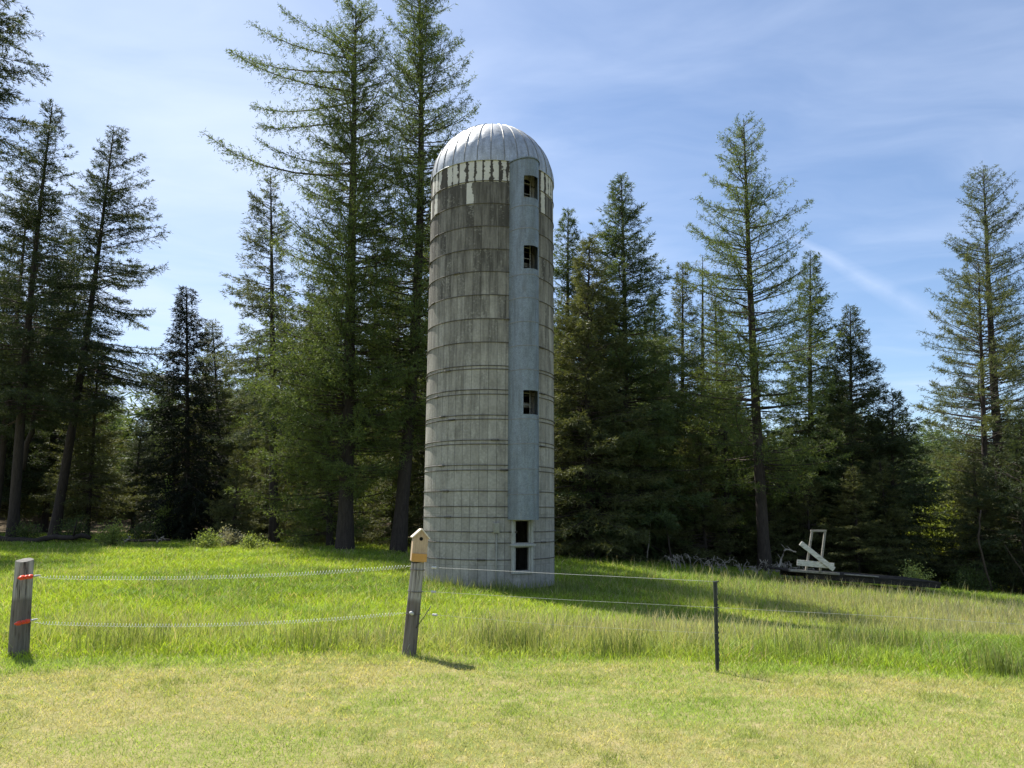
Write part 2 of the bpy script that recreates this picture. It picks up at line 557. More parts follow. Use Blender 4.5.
def blades(name, x, y, h, w, lean, col, rg, tip=None, segs=2, stuff_label=None, cat='grass'):
    n = len(x)
    z = gz(x, y)
    az = rg.uniform(0, 2 * math.pi, n)
    la = rg.uniform(0, 2 * math.pi, n)
    s = np.stack([np.cos(az), np.sin(az), 0 * az], 1) * (w / 2)[:, None]
    d = np.stack([np.cos(la), np.sin(la), 0 * la], 1) * (lean * h)[:, None]
    b = np.stack([x, y, z - .01], 1)
    up = np.array([0, 0, 1.0])
    if segs == 1:
        V = np.stack([b - s, b + s, b + up * h[:, None] + d], 1)
        F = np.arange(n * 3).reshape(n, 3)
        C = np.repeat(col[:, None], 3, 1)
        polys = [(F, 0)]
    else:
        mid = b + up * (h * .55)[:, None] + d * .35
        V = np.stack([b - s, b + s, mid - s * .8, mid + s * .8, b + up * h[:, None] + d], 1)
        i = np.arange(n)[:, None] * 5
        polys = [(i + np.array([[0, 1, 3, 2]]), 0), (i + np.array([[2, 3, 4]]), 0)]
        C = np.repeat(col[:, None], 5, 1)
        if tip is not None:
            C[:, 4] = tip
            C[:, 2] = C[:, 2] * .6 + tip * .4
            C[:, 3] = C[:, 3] * .6 + tip * .4
    o = link(name, make_mesh(name, V.reshape(-1, 3), polys, [M['grass']], tint=C.reshape(-1, 3)))
    return tag(o, stuff_label, cat, kind='stuff')


def lerp(a, b, t):
    return np.asarray(a) * (1 - t)[:, None] + np.asarray(b) * t[:, None]


# mown lawn in front of the fence
rg = rng(11)
x, y = scatter(330000, 3.6, 10.2, 1.2, rg, 2.0)
k = y < mown_edge(x) + rg.normal(0, .12, len(x))
x, y = x[k], y[k]
n = len(x)
dry = fbm(x * .55, y * .9, 21, 5)
dry = sstep(.50, .70, dry + .10 * rg.normal(size=n) + .10 * sstep(9, 5.5, y) - .12 * sstep(1.0, 0, np.abs(y - mown_edge(x))))
col = lerp((.255, .39, .06), (.48, .43, .215), np.clip(dry * .85 + rg.normal(0, .16, n), 0, 1))
clump = fbm(x * 3.0, y * 3.0, 33, 3)
col = lerp(col, (.17, .27, .04), np.clip(sstep(.50, .80, clump) * .6, 0, 1))
speck = vnoise(x * 9, y * 9, 61) * (fbm(x * .8, y * .8, 62) > .47)
col = lerp(col, (.09, .17, .035), sstep(.86, .93, speck) * .85)
col *= rg.uniform(.55, 1.5, (n, 1))
h = rg.uniform(.018, .05, n) * (1 + .5 * sstep(.55, .8, clump)) * (1 + .6 * sstep(.9, 0, mown_edge(x) - y))
blades('lawn_grass', x, y, h, rg.uniform(.004, .009, n) * y / 7, rg.uniform(.3, 1.6, n), col, rg, segs=1,
       stuff_label='short mown yellow-green lawn with dry straw patches in the foreground')

# uncut meadow behind the fence
rg = rng(12)
x, y = scatter(640000, 7.0, 48, 1.55, rg, 2.5)
k = (y > mown_edge(x) + rg.normal(0, .10, len(x))) & ((x - SX) ** 2 + (y - SY) ** 2 > (SR + .03) ** 2)
k &= (y < 33 + 3 * fbm(x * .2, y * .1, 5)) | (rg.random(len(x)) < .5)
x, y = x[k], y[k]
n = len(x)
pt = fbm(x * .33 + 7, y * .33, 41, 4)
pf = fbm(x * 1.6, y * 1.6, 44, 3)


def blob(cx, cy, rx, ry):
    return np.exp(-(((x - cx) / rx) ** 2 + ((y - cy) / ry) ** 2))


grey = np.clip(blob(1.9, 11.2, 2.2, 1.6) + blob(13, 21, 7, 5.5) + .35 * blob(9.0, 17.5, 3.2, 1.6) + .55 * blob(-4.2, 10.4, 2.6, .9)
               + .6 * blob(-.4, 10.0, 1.5, .8), 0, 1)
grey = np.clip(grey * (.55 + 1.0 * pf) + .35 * sstep(.60, .78, pf), 0, 1)
lush = sstep(.35, .62, pt)
col = lerp((.165, .275, .036), (.285, .405, .036), np.clip(lush + rg.normal(0, .22, n), 0, 1))
col = lerp(col, (.31, .32, .16), np.clip(grey * .75 + rg.normal(0, .1, n), 0, 1) * .8)
col *= (.68 + .62 * fbm(x * 2.6, y * 2.0, 71, 3))[:, None]
strawy = rg.random(n) < .06
col[strawy] = (.42, .37, .20)
col *= rg.uniform(.55, 1.4, (n, 1))
tall = rg.random(n) < grey * .22 * (1 - .85 * blob(4.6, 14.6, 3.4, 2.6))
near = sstep(.8, 0, y - mown_edge(x))
h = rg.uniform(.06, .17, n) * (.6 + .8 * pf) * (1 - .3 * near)
h = np.where(tall, rg.uniform(.20, .40, n) * (1 - .25 * near), h)
tip = np.where(tall[:, None], np.array([.40, .36, .30]) * rg.uniform(.8, 1.15, (n, 1)), col)
h *= 1 + .7 * sstep(19, 28, y) * sstep(0, 5, x)
h *= 1 - .5 * blob(5.2, 15.2, 3.2, 2.6)
h *= 1 - .1 * blob(13.5, 27.5, 4.5, 1.6)
w = rg.uniform(.006, .012, n) * (y / 9) ** .8
w = np.where(tall, w * .7, w)
lean = rg.uniform(.1, 1.5, n) * np.where(tall, .4, 1)
blades('meadow_grass', x, y, h, w, lean, col, rg, tip=tip, segs=2,
       stuff_label='tall uncut bright green meadow grass with grey seed heads behind the fence')

# darker tussocks and seed stalks standing above the rest
rg = rng(13)
tx, ty = [], []
for cx, cy, r, cnt in [(at(1003, 680, 8.2)[0], 8.25, .13, 300), (.15, 9.6, .2, 350), (-.15, 9.75, .18, 300), (1.25, 9.3, .2, 320),
                       (4.3, 10.3, .25, 350), (4.75, 10.0, .2, 300), (-2.3, 9.6, .3, 320), (-4.6, 9.4, .3, 320), (3.4, 9.2, .25, 300),
                       (SX + .2, 18.9, .5, 260), (SX + 1.2, 19.2, .5, 260), (SX - 1.3, 19.1, .5, 260), (SX + 1.9, 20.2, .4, 250)]:
    tx.append(rg.normal(cx, r, cnt)); ty.append(rg.normal(cy, r, cnt))
x, y = np.concatenate(tx), np.concatenate(ty)
k = (x - SX) ** 2 + (y - SY) ** 2 > (SR + .03) ** 2
x, y = x[k], y[k]
n = len(x)
col = lerp((.09, .15, .03), (.20, .25, .07), rg.random(n)) * rg.uniform(.8, 1.2, (n, 1))
h = rg.uniform(.15, .40, n)
tip = lerp(col, (.36, .33, .22), (rg.random(n) < .35) * .8)
blades('tussock_grass', x, y, h, rg.uniform(.005, .009, n) * (y / 8) ** .7, rg.uniform(.05, .5, n), col, rg, tip=tip, segs=2,
       stuff_label='darker upright grass tussocks along the mown edge and the silo foot')


# ------------------------------------------------------------------ silo
PHI0 = math.radians(29.6)                       # chute and hatches, right of the silo's front
silo = empty('silo', (SX, SY, 0), 'tall grey concrete stave silo with metal dome and galvanised chute', 'silo')


def pol(r, phi, z):
    return np.stack([r * np.sin(phi), -r * np.cos(phi), z + 0 * phi], -1)


nseg = 144
ph = PHI0 + np.arange(nseg + 1) * 2 * math.pi / nseg
HATCH = [(at(520, 543, YF)[2], at(520, 521, YF)[2]), (at(520, 571, YF)[2], at(520, 548, YF)[2])]
cuts = [(a, b, 3) for a, b in HATCH]
zc_ = HATCH[0][1] + .5
while zc_ < ZTOP - .8:
    cuts.append((zc_, zc_ + .5, 4))
    zc_ += ROW
zl = sorted(set([ZBASE, ZTOP] + [q for a, b, _ in cuts for q in (a, b)]))
zl2 = [zl[0]]
for q in zl[1:]:
    while q - zl2[-1] > .5:
        zl2.append(zl2[-1] + .4)
    zl2.append(q)
zl = np.array(zl2)
PH, ZZ = np.meshgrid(ph, zl)
V = pol(SR, PH.ravel(), ZZ.ravel())
ii = np.arange(len(V)).reshape(len(zl), nseg + 1)
F = []
for r in range(len(zl) - 1):
    zm = (zl[r] + zl[r + 1]) / 2
    for s in range(nseg):
        ds = min(s + .5, nseg - s - .5)
        if any(a < zm < b and ds < hw for a, b, hw in cuts):
            continue
        F.append([ii[r, s], ii[r, s + 1], ii[r + 1, s + 1], ii[r + 1, s]])
me = make_mesh('wall', V, [(np.array(F), 0)], [M['stave']], uv=np.stack([(PH.ravel()) * SR, ZZ.ravel()], -1))
wall = link('wall', me, silo)
sm = wall.modifiers.new('thickness', 'SOLIDIFY')
sm.thickness, sm.offset = .08, -1

for z in HOOPS:
    mb = MB()
    a = np.linspace(0, 2 * math.pi, 97)
    rr = .0105
    gap_ = [1 for h0, h1 in HATCH if h0 - .05 < z < h1 + .05]
    if gap_:
        a = PHI0 + np.linspace(.17, 2 * math.pi - .17, 97)
    mb.tube(pol(SR + rr + .001, a, np.full(97, z)), rr, 6, caps=bool(gap_))
    rg = rng(int(z * 1000) % 9999)
    for k_ in range(3):
        p0 = rg.uniform(-1.3, 1.3) if k_ == 0 else rg.uniform(1.5, 5)
        aa = np.linspace(p0 - .055, p0 + .055, 4)
        mb.tube(pol(SR + .02, aa, np.full(4, z)), .024, 6)
    hp = mb.build('hoop', M['steel'], silo, smooth=True)

# dome: sheet panels with standing seams
DH = 1.0
nr, npan = 26, 30
prof_t = np.linspace(0, math.pi / 2, nr)
RD = SR + .012
mb = MB()
na = npan * 6
PT, PA = np.meshgrid(prof_t, np.arange(na + 1) * 2 * math.pi / na, indexing='ij')
frac = (np.arange(na + 1) / 6.0) % 1
belly = 1 + .006 * np.sin(frac * math.pi)[None, :] * np.cos(PT)
rad = RD * np.cos(PT) * belly
V = np.stack([rad * np.sin(PA), -rad * np.cos(PA), ZTOP - .02 + RD * .985 * np.sin(PT)], -1).reshape(-1, 3)
ii = np.arange(len(V)).reshape(nr, na + 1)
F = np.stack([ii[:-1, :-1], ii[:-1, 1:], ii[1:, 1:], ii[1:, :-1]], -1).reshape(-1, 4)
mb.add(V, [F])
dome = mb.build('dome', M['dome'], silo, smooth=True)
for k_ in range(npan):
    a = k_ * 2 * math.pi / npan
    t = np.linspace(0, math.pi / 2 * .97, 18)
    rr = RD * np.cos(t) + .006 * np.cos(t)
    P = np.stack([rr * math.sin(a), -rr * math.cos(a), ZTOP - .02 + (RD * .985 + .006) * np.sin(t)], -1)
    mb = MB()
    mb.tube(P, .015, 4)
    mb.build('seam', M['seam'], dome)
mb = MB()
mb.tube(pol(RD + .008, np.linspace(0, 2 * math.pi, 97), np.full(97, ZTOP - .015)), .012, 6, caps=False)
mb.build('rim', M['dome'], dome, smooth=True)

# chute: half pipe of galvanised sheet with access holes
CW, CD = .395, .60
cn = np.array([math.sin(PHI0), -math.cos(PHI0)])
ct = np.array([math.cos(PHI0), math.sin(PHI0)])
cd0 = math.sqrt(SR ** 2 - CW ** 2) - .03


def chute_pt(a, z, grow=0.0):
    a = np.asarray(a, float)
    q = cn[None] * (cd0 + (CD + grow) * np.sin(a))[:, None] + ct[None] * ((CW + grow) * np.cos(a))[:, None]
    return np.concatenate([q, np.broadcast_to(z, (len(a),))[:, None]], 1)


YC = SY - cd0 - .35
CZ0, CZ1 = at(524, 520, YC)[2], at(524, 157, YC)[2]
holes = [(at(530, b, YC)[2], at(530, t_, YC)[2]) for t_, b in ((175, 197), (245, 268), (390, 414))]
aa = np.radians(np.concatenate([np.linspace(0, 61, 16), np.linspace(65, 124, 16), np.linspace(128, 180, 14)]))
zs_ = sorted([CZ0, CZ1] + [q for h_ in holes for q in h_])
zl2 = [zs_[0]]
for q in zs_[1:]:
    while q - zl2[-1] > .6:
        zl2.append(zl2[-1] + .4)
    zl2.append(q)
V = np.concatenate([chute_pt(aa, z) for z in zl2])
ii = np.arange(len(V)).reshape(len(zl2), len(aa))
F = []
for r in range(len(zl2) - 1):
    zm = (zl2[r] + zl2[r + 1]) / 2
    for s in range(len(aa) - 1):
        am = (aa[s] + aa[s + 1]) / 2
        if any(a < zm < b for a, b in holes) and math.radians(61) < am < math.radians(124):
            continue
        F.append([ii[r, s + 1], ii[r, s], ii[r + 1, s], ii[r + 1, s + 1]])
chute = link('chute', make_mesh('chute', V, [(np.array(F), 0)], [M['galv']]), silo)
sm = chute.modifiers.new('thickness', 'SOLIDIFY')
sm.thickness, sm.offset = .006, -1
af = np.linspace(0, math.pi, 25)
mb = MB()
z = CZ0 + ROW
while z < CZ1 - .15:
    if not any(a + .03 < z < b - .03 for a, b in holes):
        mb = MB()
        mb.tube(chute_pt(af, z, .002), .011, 5)
        mb.build('seam', M['seam'], chute)
    z += ROW
mb = MB()
q = chute_pt(af, CZ1 - .02, .03)
ctr = np.array([[cn[0] * (cd0 - .2), cn[1] * (cd0 - .2), CZ1 + .05]])
nq = len(q)
mb.add(np.concatenate([q, q + [0, 0, .035], ctr]),
       [[i, i + 1, nq + i + 1, nq + i] for i in range(nq - 1)] + [[nq + i, nq + i + 1, 2 * nq] for i in range(nq - 1)])
mb.build('chute_cap', M['galv'], chute)
# ladder rungs seen through the holes
mb = MB()
for sgn in (-1, 1):
    base2 = cn * (SR + .09) + ct * sgn * .17
    mb.tube([[*base2, CZ0], [*base2, CZ1 - .2]], .014, 5)
z = CZ0 + .2
while z < CZ1 - .3:
    b0, b1 = cn * (SR + .09) - ct * .17, cn * (SR + .09) + ct * .17
    mb.tube([[*b0, z], [*b1, z]], .012, 5)
    z += .3
mb.build('ladder', M['frame'], silo)

# hatch frames
Rf = np.array([[ct[0], cn[0], 0], [ct[1], cn[1], 0], [0, 0, 1]])     # x along wall, y outwards
for a, b in HATCH:
    mb = MB()
    c0 = cn * (SR + .015)
    hw = .245
    for s in (-1, 1):
        mb.box([*(c0 + ct * s * (hw + .028)), (a + b) / 2], (.07, .07, b - a + .16), Rf, bev=.006)
        mb.box([*(c0 - cn * .02 + ct * s * (hw - .03)), (a + b) / 2], (.04, .05, b - a + .02), Rf)
    mb.box([*c0, b + .05], (2 * hw - .016, .066, .07), Rf, bev=.006)
    mb.box([*(c0 + cn * .006), a - .05], (2 * hw - .016, .06, .06), Rf, bev=.006)
    mb.build('hatch_frame', M['frame'], silo)
mb = MB()
zz = (HATCH[0][0] + HATCH[1][1]) / 2
mb.box([*(cn * (SR + .045)), zz], (2 * hw + .2, .13, .05), Rf, bev=.006)
mb.build('hatch_sill', M['frame'], silo)

# little meter box with its conduit
pb = math.radians(7.5)
bn_, bt_ = np.array([math.sin(pb), -math.cos(pb)]), np.array([math.cos(pb), math.sin(pb)])
Rb = np.array([[bt_[0], bn_[0], 0], [bt_[1], bn_[1], 0], [0, 0, 1]])
zb1, zb0 = at(498, 523, YF)[2], at(498, 533, YF)[2]
mb = MB()
mb.box([*(bn_ * (SR + .05)), (zb0 + zb1) / 2], (.15, .09, zb1 - zb0), Rb, bev=.01)
mb.box([*(bn_ * (SR + .1)), (zb0 + zb1) / 2 - .02], (.1, .012, (zb1 - zb0) * .6), Rb, bev=.003)
bx_ = mb.build('meter_box', M['boxmetal'], silo)
mb = MB()
mb.tube([[*(bn_ * (SR + .045)), zb0 - .002], [*(bn_ * (SR + .045)), .2], [*(bn_ * (SR + .045)), ZBASE]], .02, 8)
mb.build('conduit', M['boxmetal'], bx_, smooth=True)


# ------------------------------------------------------------------ fence
def wood_post(name, base, top, r0, r1, seed, label, square=False):
    base, top = np.asarray(base, float), np.asarray(top, float)
    d = top - base
    L = np.linalg.norm(d)
    rg = rng(seed)
    sides = 20
    zz = np.array([-.25, 0, .15, .3, .45, .6, .75, .9, 1.0]) * L
    a = np.arange(sides) * 2 * math.pi / sides
    prof = 1 + rg.normal(0, .035, sides)
    if square:
        prof = prof * np.minimum(1 / np.maximum(np.abs(np.cos(a + .5)), np.abs(np.sin(a + .5))), 1.25) * .9
    groove = np.where(rg.random(sides) < .25, .93, 1.0)
    V = []
    for k_, z in enumerate(zz):
        r = np.interp(z, [0, L], [r0, r1])
        rr = r * prof * groove * (1 + rg.normal(0, .012, sides))
        V.append(np.stack([rr * np.cos(a), rr * np.sin(a), z + (0.02 * np.cos(a * 1 + seed) if k_ == len(zz) - 1 else 0) + 0 * a], -1))
    V = np.concatenate(V)
    ii = np.arange(len(V)).reshape(len(zz), sides)
    F = [[ii[r, s], ii[r, (s + 1) % sides], ii[r + 1, (s + 1) % sides], ii[r + 1, s]] for r in range(len(zz) - 1) for s in range(sides)]
    mb = MB()
    mb.add(V, F)
    mb.add(np.concatenate([V[-sides:] * [1, 1, 1], V[-sides:].mean(0, keepdims=True) + [0, 0, .004]]),
           [[s, (s + 1) % sides, sides] for s in range(sides)], 1)
    root = empty(name, base, label, 'fence post')
    q = Vector(d).to_track_quat('Z', 'Y')
    root.rotation_euler = q.to_euler()
    mb.build('shaft', [M['post'], M['endgrain']], root)
    return root, q, L


P1B = at(18, 662, 9.0); P1B[2] = gz(P1B[0], P1B[1])
P1T = at(25, 560, 9.0)
post1, q1, L1 = wood_post('fence_post', P1B, P1T, .100, .085, 3, 'leaning grey timber fence post with two red insulators', True)
P2B = at(409, 655, 9.15); P2B[2] = gz(P2B[0], P2B[1])
P2T = at(418, 561.5, 9.15)
post2, q2, L2 = wood_post('fence_post', P2B, P2T, .085, .078, 7, 'weathered round fence post carrying the wooden birdhouse')


def local(root, q, p):
    return np.array((Matrix.Translation(root.location) @ q.to_matrix().to_4x4()).inverted() @ Vector(p))


# red insulators on the first post (two, alike)
for py, px in ((577, 27), (622, 24)):
    c = at(px, py, 8.84)
    c = local(post1, q1, c)
    mb = MB()
    X = lambda t: c + np.array([t, 0, 0])
    mb.tube([X(-.10), X(-.085), X(-.08), X(-.04), X(-.03), X(-.01), X(0), X(.03), X(.035), X(.07), X(.075), X(.12), X(.13), X(.16)],
            [.010, .020, .024, .024, .013, .013, .022, .022, .012, .012, .027, .022, .011, .008], 12)
    ins = mb.build('insulator', M['red'], post1, smooth=True)
    mb = MB()
    mb.tube([X(-.24), X(-.19), X(-.11)], [.008, .011, .011], 8)
    mb.build('hook', M['ceramic'], ins, smooth=True)


# stretched white spring gates between the two posts
def spring(p0, p1, sag, turns, rad, label):
    p0, p1 = np.asarray(p0), np.asarray(p1)
    n_ = turns * 10
    t = np.linspace(0, 1, n_ + 1)
    axis = p0[None] + (p1 - p0)[None] * t[:, None]
    axis[:, 2] -= sag * 4 * t * (1 - t)
    a = t * turns * 2 * math.pi
    rr = rad * np.minimum(1, np.minimum(t, 1 - t) * 30)
    d = unit((p1 - p0)[None])[0]
    e1 = unit(np.cross(d, [0, 0, 1.0])[None])[0]
    e2 = np.cross(d, e1)
    P = axis + rr[:, None] * (np.cos(a)[:, None] * e1 + np.sin(a)[:, None] * e2)
    mb = MB()
    mb.tube(P, .0019, 4)
    o = mb.build('spring_gate', M['whitewire'], None, True, tuple(p0))
    return tag(o, label, 'spring gate', 'stretched spring gates between the wooden posts')


spring(at(39, 577, 8.84), at(411, 566, 9.05), .06, 122, .019, 'upper white coiled spring gate, ending just below the birdhouse')
spring(at(35, 622.5, 8.84), at(404, 613, 9.05), .075, 122, .017, 'lower white coiled spring gate, hanging close above the meadow grass')

# staples, wraps and a white knob on the birdhouse post
for py in (569, 591, 613.5):
    mb = MB()
    c = local(post2, q2, at(412, py, 9.15))
    t = np.linspace(0, 2 * math.pi, 21)
    mb.tube(np.stack([.088 * np.cos(t), .088 * np.sin(t), c[2] + 0 * t], -1), .004, 5, caps=False)
    mb.build('wire_wrap', M['steel'], post2)
c = local(post2, q2, at(409.5, 613.5, 9.05))
mb = MB()
mb.tube([c + [-.02, 0, .01], c + [-.012, -.02, .012], c + [.0, -.03, 0], c + [.03, -.02, -.01]], [.012, .02, .022, .012], 8)
mb.build('insulator', M['ceramic'], post2, smooth=True)
c = local(post2, q2, at(407, 648, 9.07))
mb = MB()
P = [c + [0, 0, -.03], c + [-.02, -.02, .03], c + [.02, -.03, .07], c + [.035, -.02, .14], c + [.03, 0, .19]]
mb.tube(P, .004, 5)
mb.tube([c + [0, -.01, -.05], c + [.03, -.02, -.04], c + [.05, -.01, -.06]], .012, 6)
mb.build('wire_tail', M['wire'], post2, smooth=True)
# a stalk-like brace wire leaning on the post
mb = MB()
mb.tube([at(416, 628, 9.1), at(424, 617, 9.1), at(431, 606, 9.1)], .005, 5)
bw = mb.build('brace_wire', M['steel'], None, True, tuple(at(416, 628, 9.1)))
tag(bw, 'short dark wire end sticking up beside the birdhouse post', 'wire')

# dark steel line post
TB = at(718.5, 672, 8.25); TB[2] = gz(TB[0], TB[1])
TT = at(716, 580, 8.25)
tp = empty('line_post', TB, 'thin dark steel fence post at the edge of the mown lawn', 'fence post')
qt = Vector(TT - TB).to_track_quat('Z', 'Y')
tp.rotation_euler = qt.to_euler()
LT = float(np.linalg.norm(TT - TB))
mb = MB()
mb.box((0, 0, LT / 2 - .15), (.044, .008, LT + .28))
mb.box((0, .017, LT / 2 - .15), (.010, .026, LT + .28))
mb.build('shaft', M['tpost'], tp)
for z in np.arange(.12, LT - .03, .055):
    mb = MB()
    mb.box((0, -.009, z), (.016, .010, .022))
    mb.build('stud', M['tpost'], tp)
mb = MB()
mb.box((0, -.0065, LT * .905), (.03, .004, LT * .11))
mb.build('pale_band', M['whitetip'], tp)
for f_ in (.985, .70):
    mb = MB()
    mb.tube([(-.026, -.006, LT * f_), (-.016, -.02, LT * f_), (.016, -.02, LT * f_), (.026, -.006, LT * f_)], .006, 6)
    mb.build('clip', M['tpost'], tp)


# plain wires on the right span
def wire(pts, r, label, strain=None):
    P = np.concatenate([np.linspace(a, b, 10)[(0 if i == 0 else 1):] for i, (a, b) in enumerate(zip(pts[:-1], pts[1:]))])
    L_ = np.linspace(0, 1, 10)
    mb = MB()
    mb.tube(P, r, 5)
    root = mb.build('fence_wire', M['wire'], None, True, tuple(P[0]))
    tag(root, label, 'fence wire', 'plain wires on the right hand fence span')
    if strain is not None:
        mb = MB()
        c = np.asarray(strain) - P[0]
        d = unit((P[1] - P[0])[None])[0]
        mb.tube([c - d * .03, c - d * .027, c - d * .012, c, c + d * .012, c + d * .027, c + d * .03],
                [.007, .013, .015, .011, .015, .013, .007], 10)
        s_ = mb.build('strain_insulator', M['ceramic'], root, smooth=True)
    return root


def on_line(a, b, t):
    return np.asarray(a) + (np.asarray(b) - np.asarray(a)) * t


w0, w1 = at(424, 567, 9.1), TT + [0, -.02, -.015]
wire([w0, at(564, 574, 8.7), w1], .0021, 'top plain wire from the birdhouse post to the steel post', on_line(w0, at(564, 574, 8.7), .075))
w0, w1 = at(419, 591, 9.1), TB + (TT - TB) * .70 + [0, -.02, 0]
wire([w0, at(570, 600, 8.7), w1, at(900, 617, 7.9), at(1100, 629, 7.5)], .0014, 'middle plain wire, running on past the steel post to the right',
     on_line(w0, at(570, 600, 8.7), .1))
w0, w1 = at(418, 613.5, 9.1), TB + (TT - TB) * .42 + [0, -.02, 0]
wire([w0, at(570, 626, 8.7), w1], .0009, 'lowest thin wire half hidden in the tall meadow grass', on_line(w0, at(570, 626, 8.7), .115))

# ------------------------------------------------------------------ birdhouse
bh_base = np.array(P2T) + [0, 0, .006]
bh = empty('birdhouse', bh_base, 'small wooden birdhouse with pitched roof and round hole on the post', 'birdhouse')
bh.rotation_euler = (0, math.radians(4), math.radians(13))
bw_, bd_, bh_h, ap = .172, .165, .268, .088
mb = MB()
v = [(-bw_ / 2, s * bd_ / 2, z) for s in (-1, 1) for z in (0, bh_h)] + [(bw_ / 2, s * bd_ / 2, z) for s in (-1, 1) for z in (0, bh_h)] \
    + [(0, -bd_ / 2, bh_h + ap), (0, bd_ / 2, bh_h + ap)]
mb.add(v, [[0, 4, 5, 8, 1], [2, 3, 9, 7, 6], [0, 1, 3, 2], [4, 6, 7, 5], [0, 2, 6, 4], [1, 8, 9, 3], [5, 7, 9, 8]])
mb.build('body', M['cedar'], bh)
mb = MB()
mb.box((0, -bd_ / 2 - .008, .043), (bw_ + .004, .016, .09), bev=.002)
mb.build('front_board', M['ochre'], bh)
mb = MB()
mb.tube([(0.004, -bd_ / 2 - .003, .255), (0.004, -bd_ / 2 + .01, .255)], .021, 18)
mb.build('entrance_hole', M['black'], bh)
sl = math.atan2(ap, bw_ / 2)
for s in (-1, 1):
    mb = MB()
    Ls = math.hypot(ap, bw_ / 2) + .022
    ca, sa = math.cos(s * sl), math.sin(s * sl)
    R = np.array([[ca, 0, sa], [0, 1, 0], [-sa, 0, ca]])
    c = np.array([s * (Ls / 2 * math.cos(sl)), 0, bh_h + ap - Ls / 2 * math.sin(sl) + .011])
    mb.box(c, (Ls - (.002 if s > 0 else 0), bd_ + .045, .014), R, bev=.002)
    mb.build('roof_board', M['roofwood'], bh)
mb = MB()
mb.box((0, 0, -.004), (.13, .13, .012))
mb.build('base_plate', M['cedar'], bh)


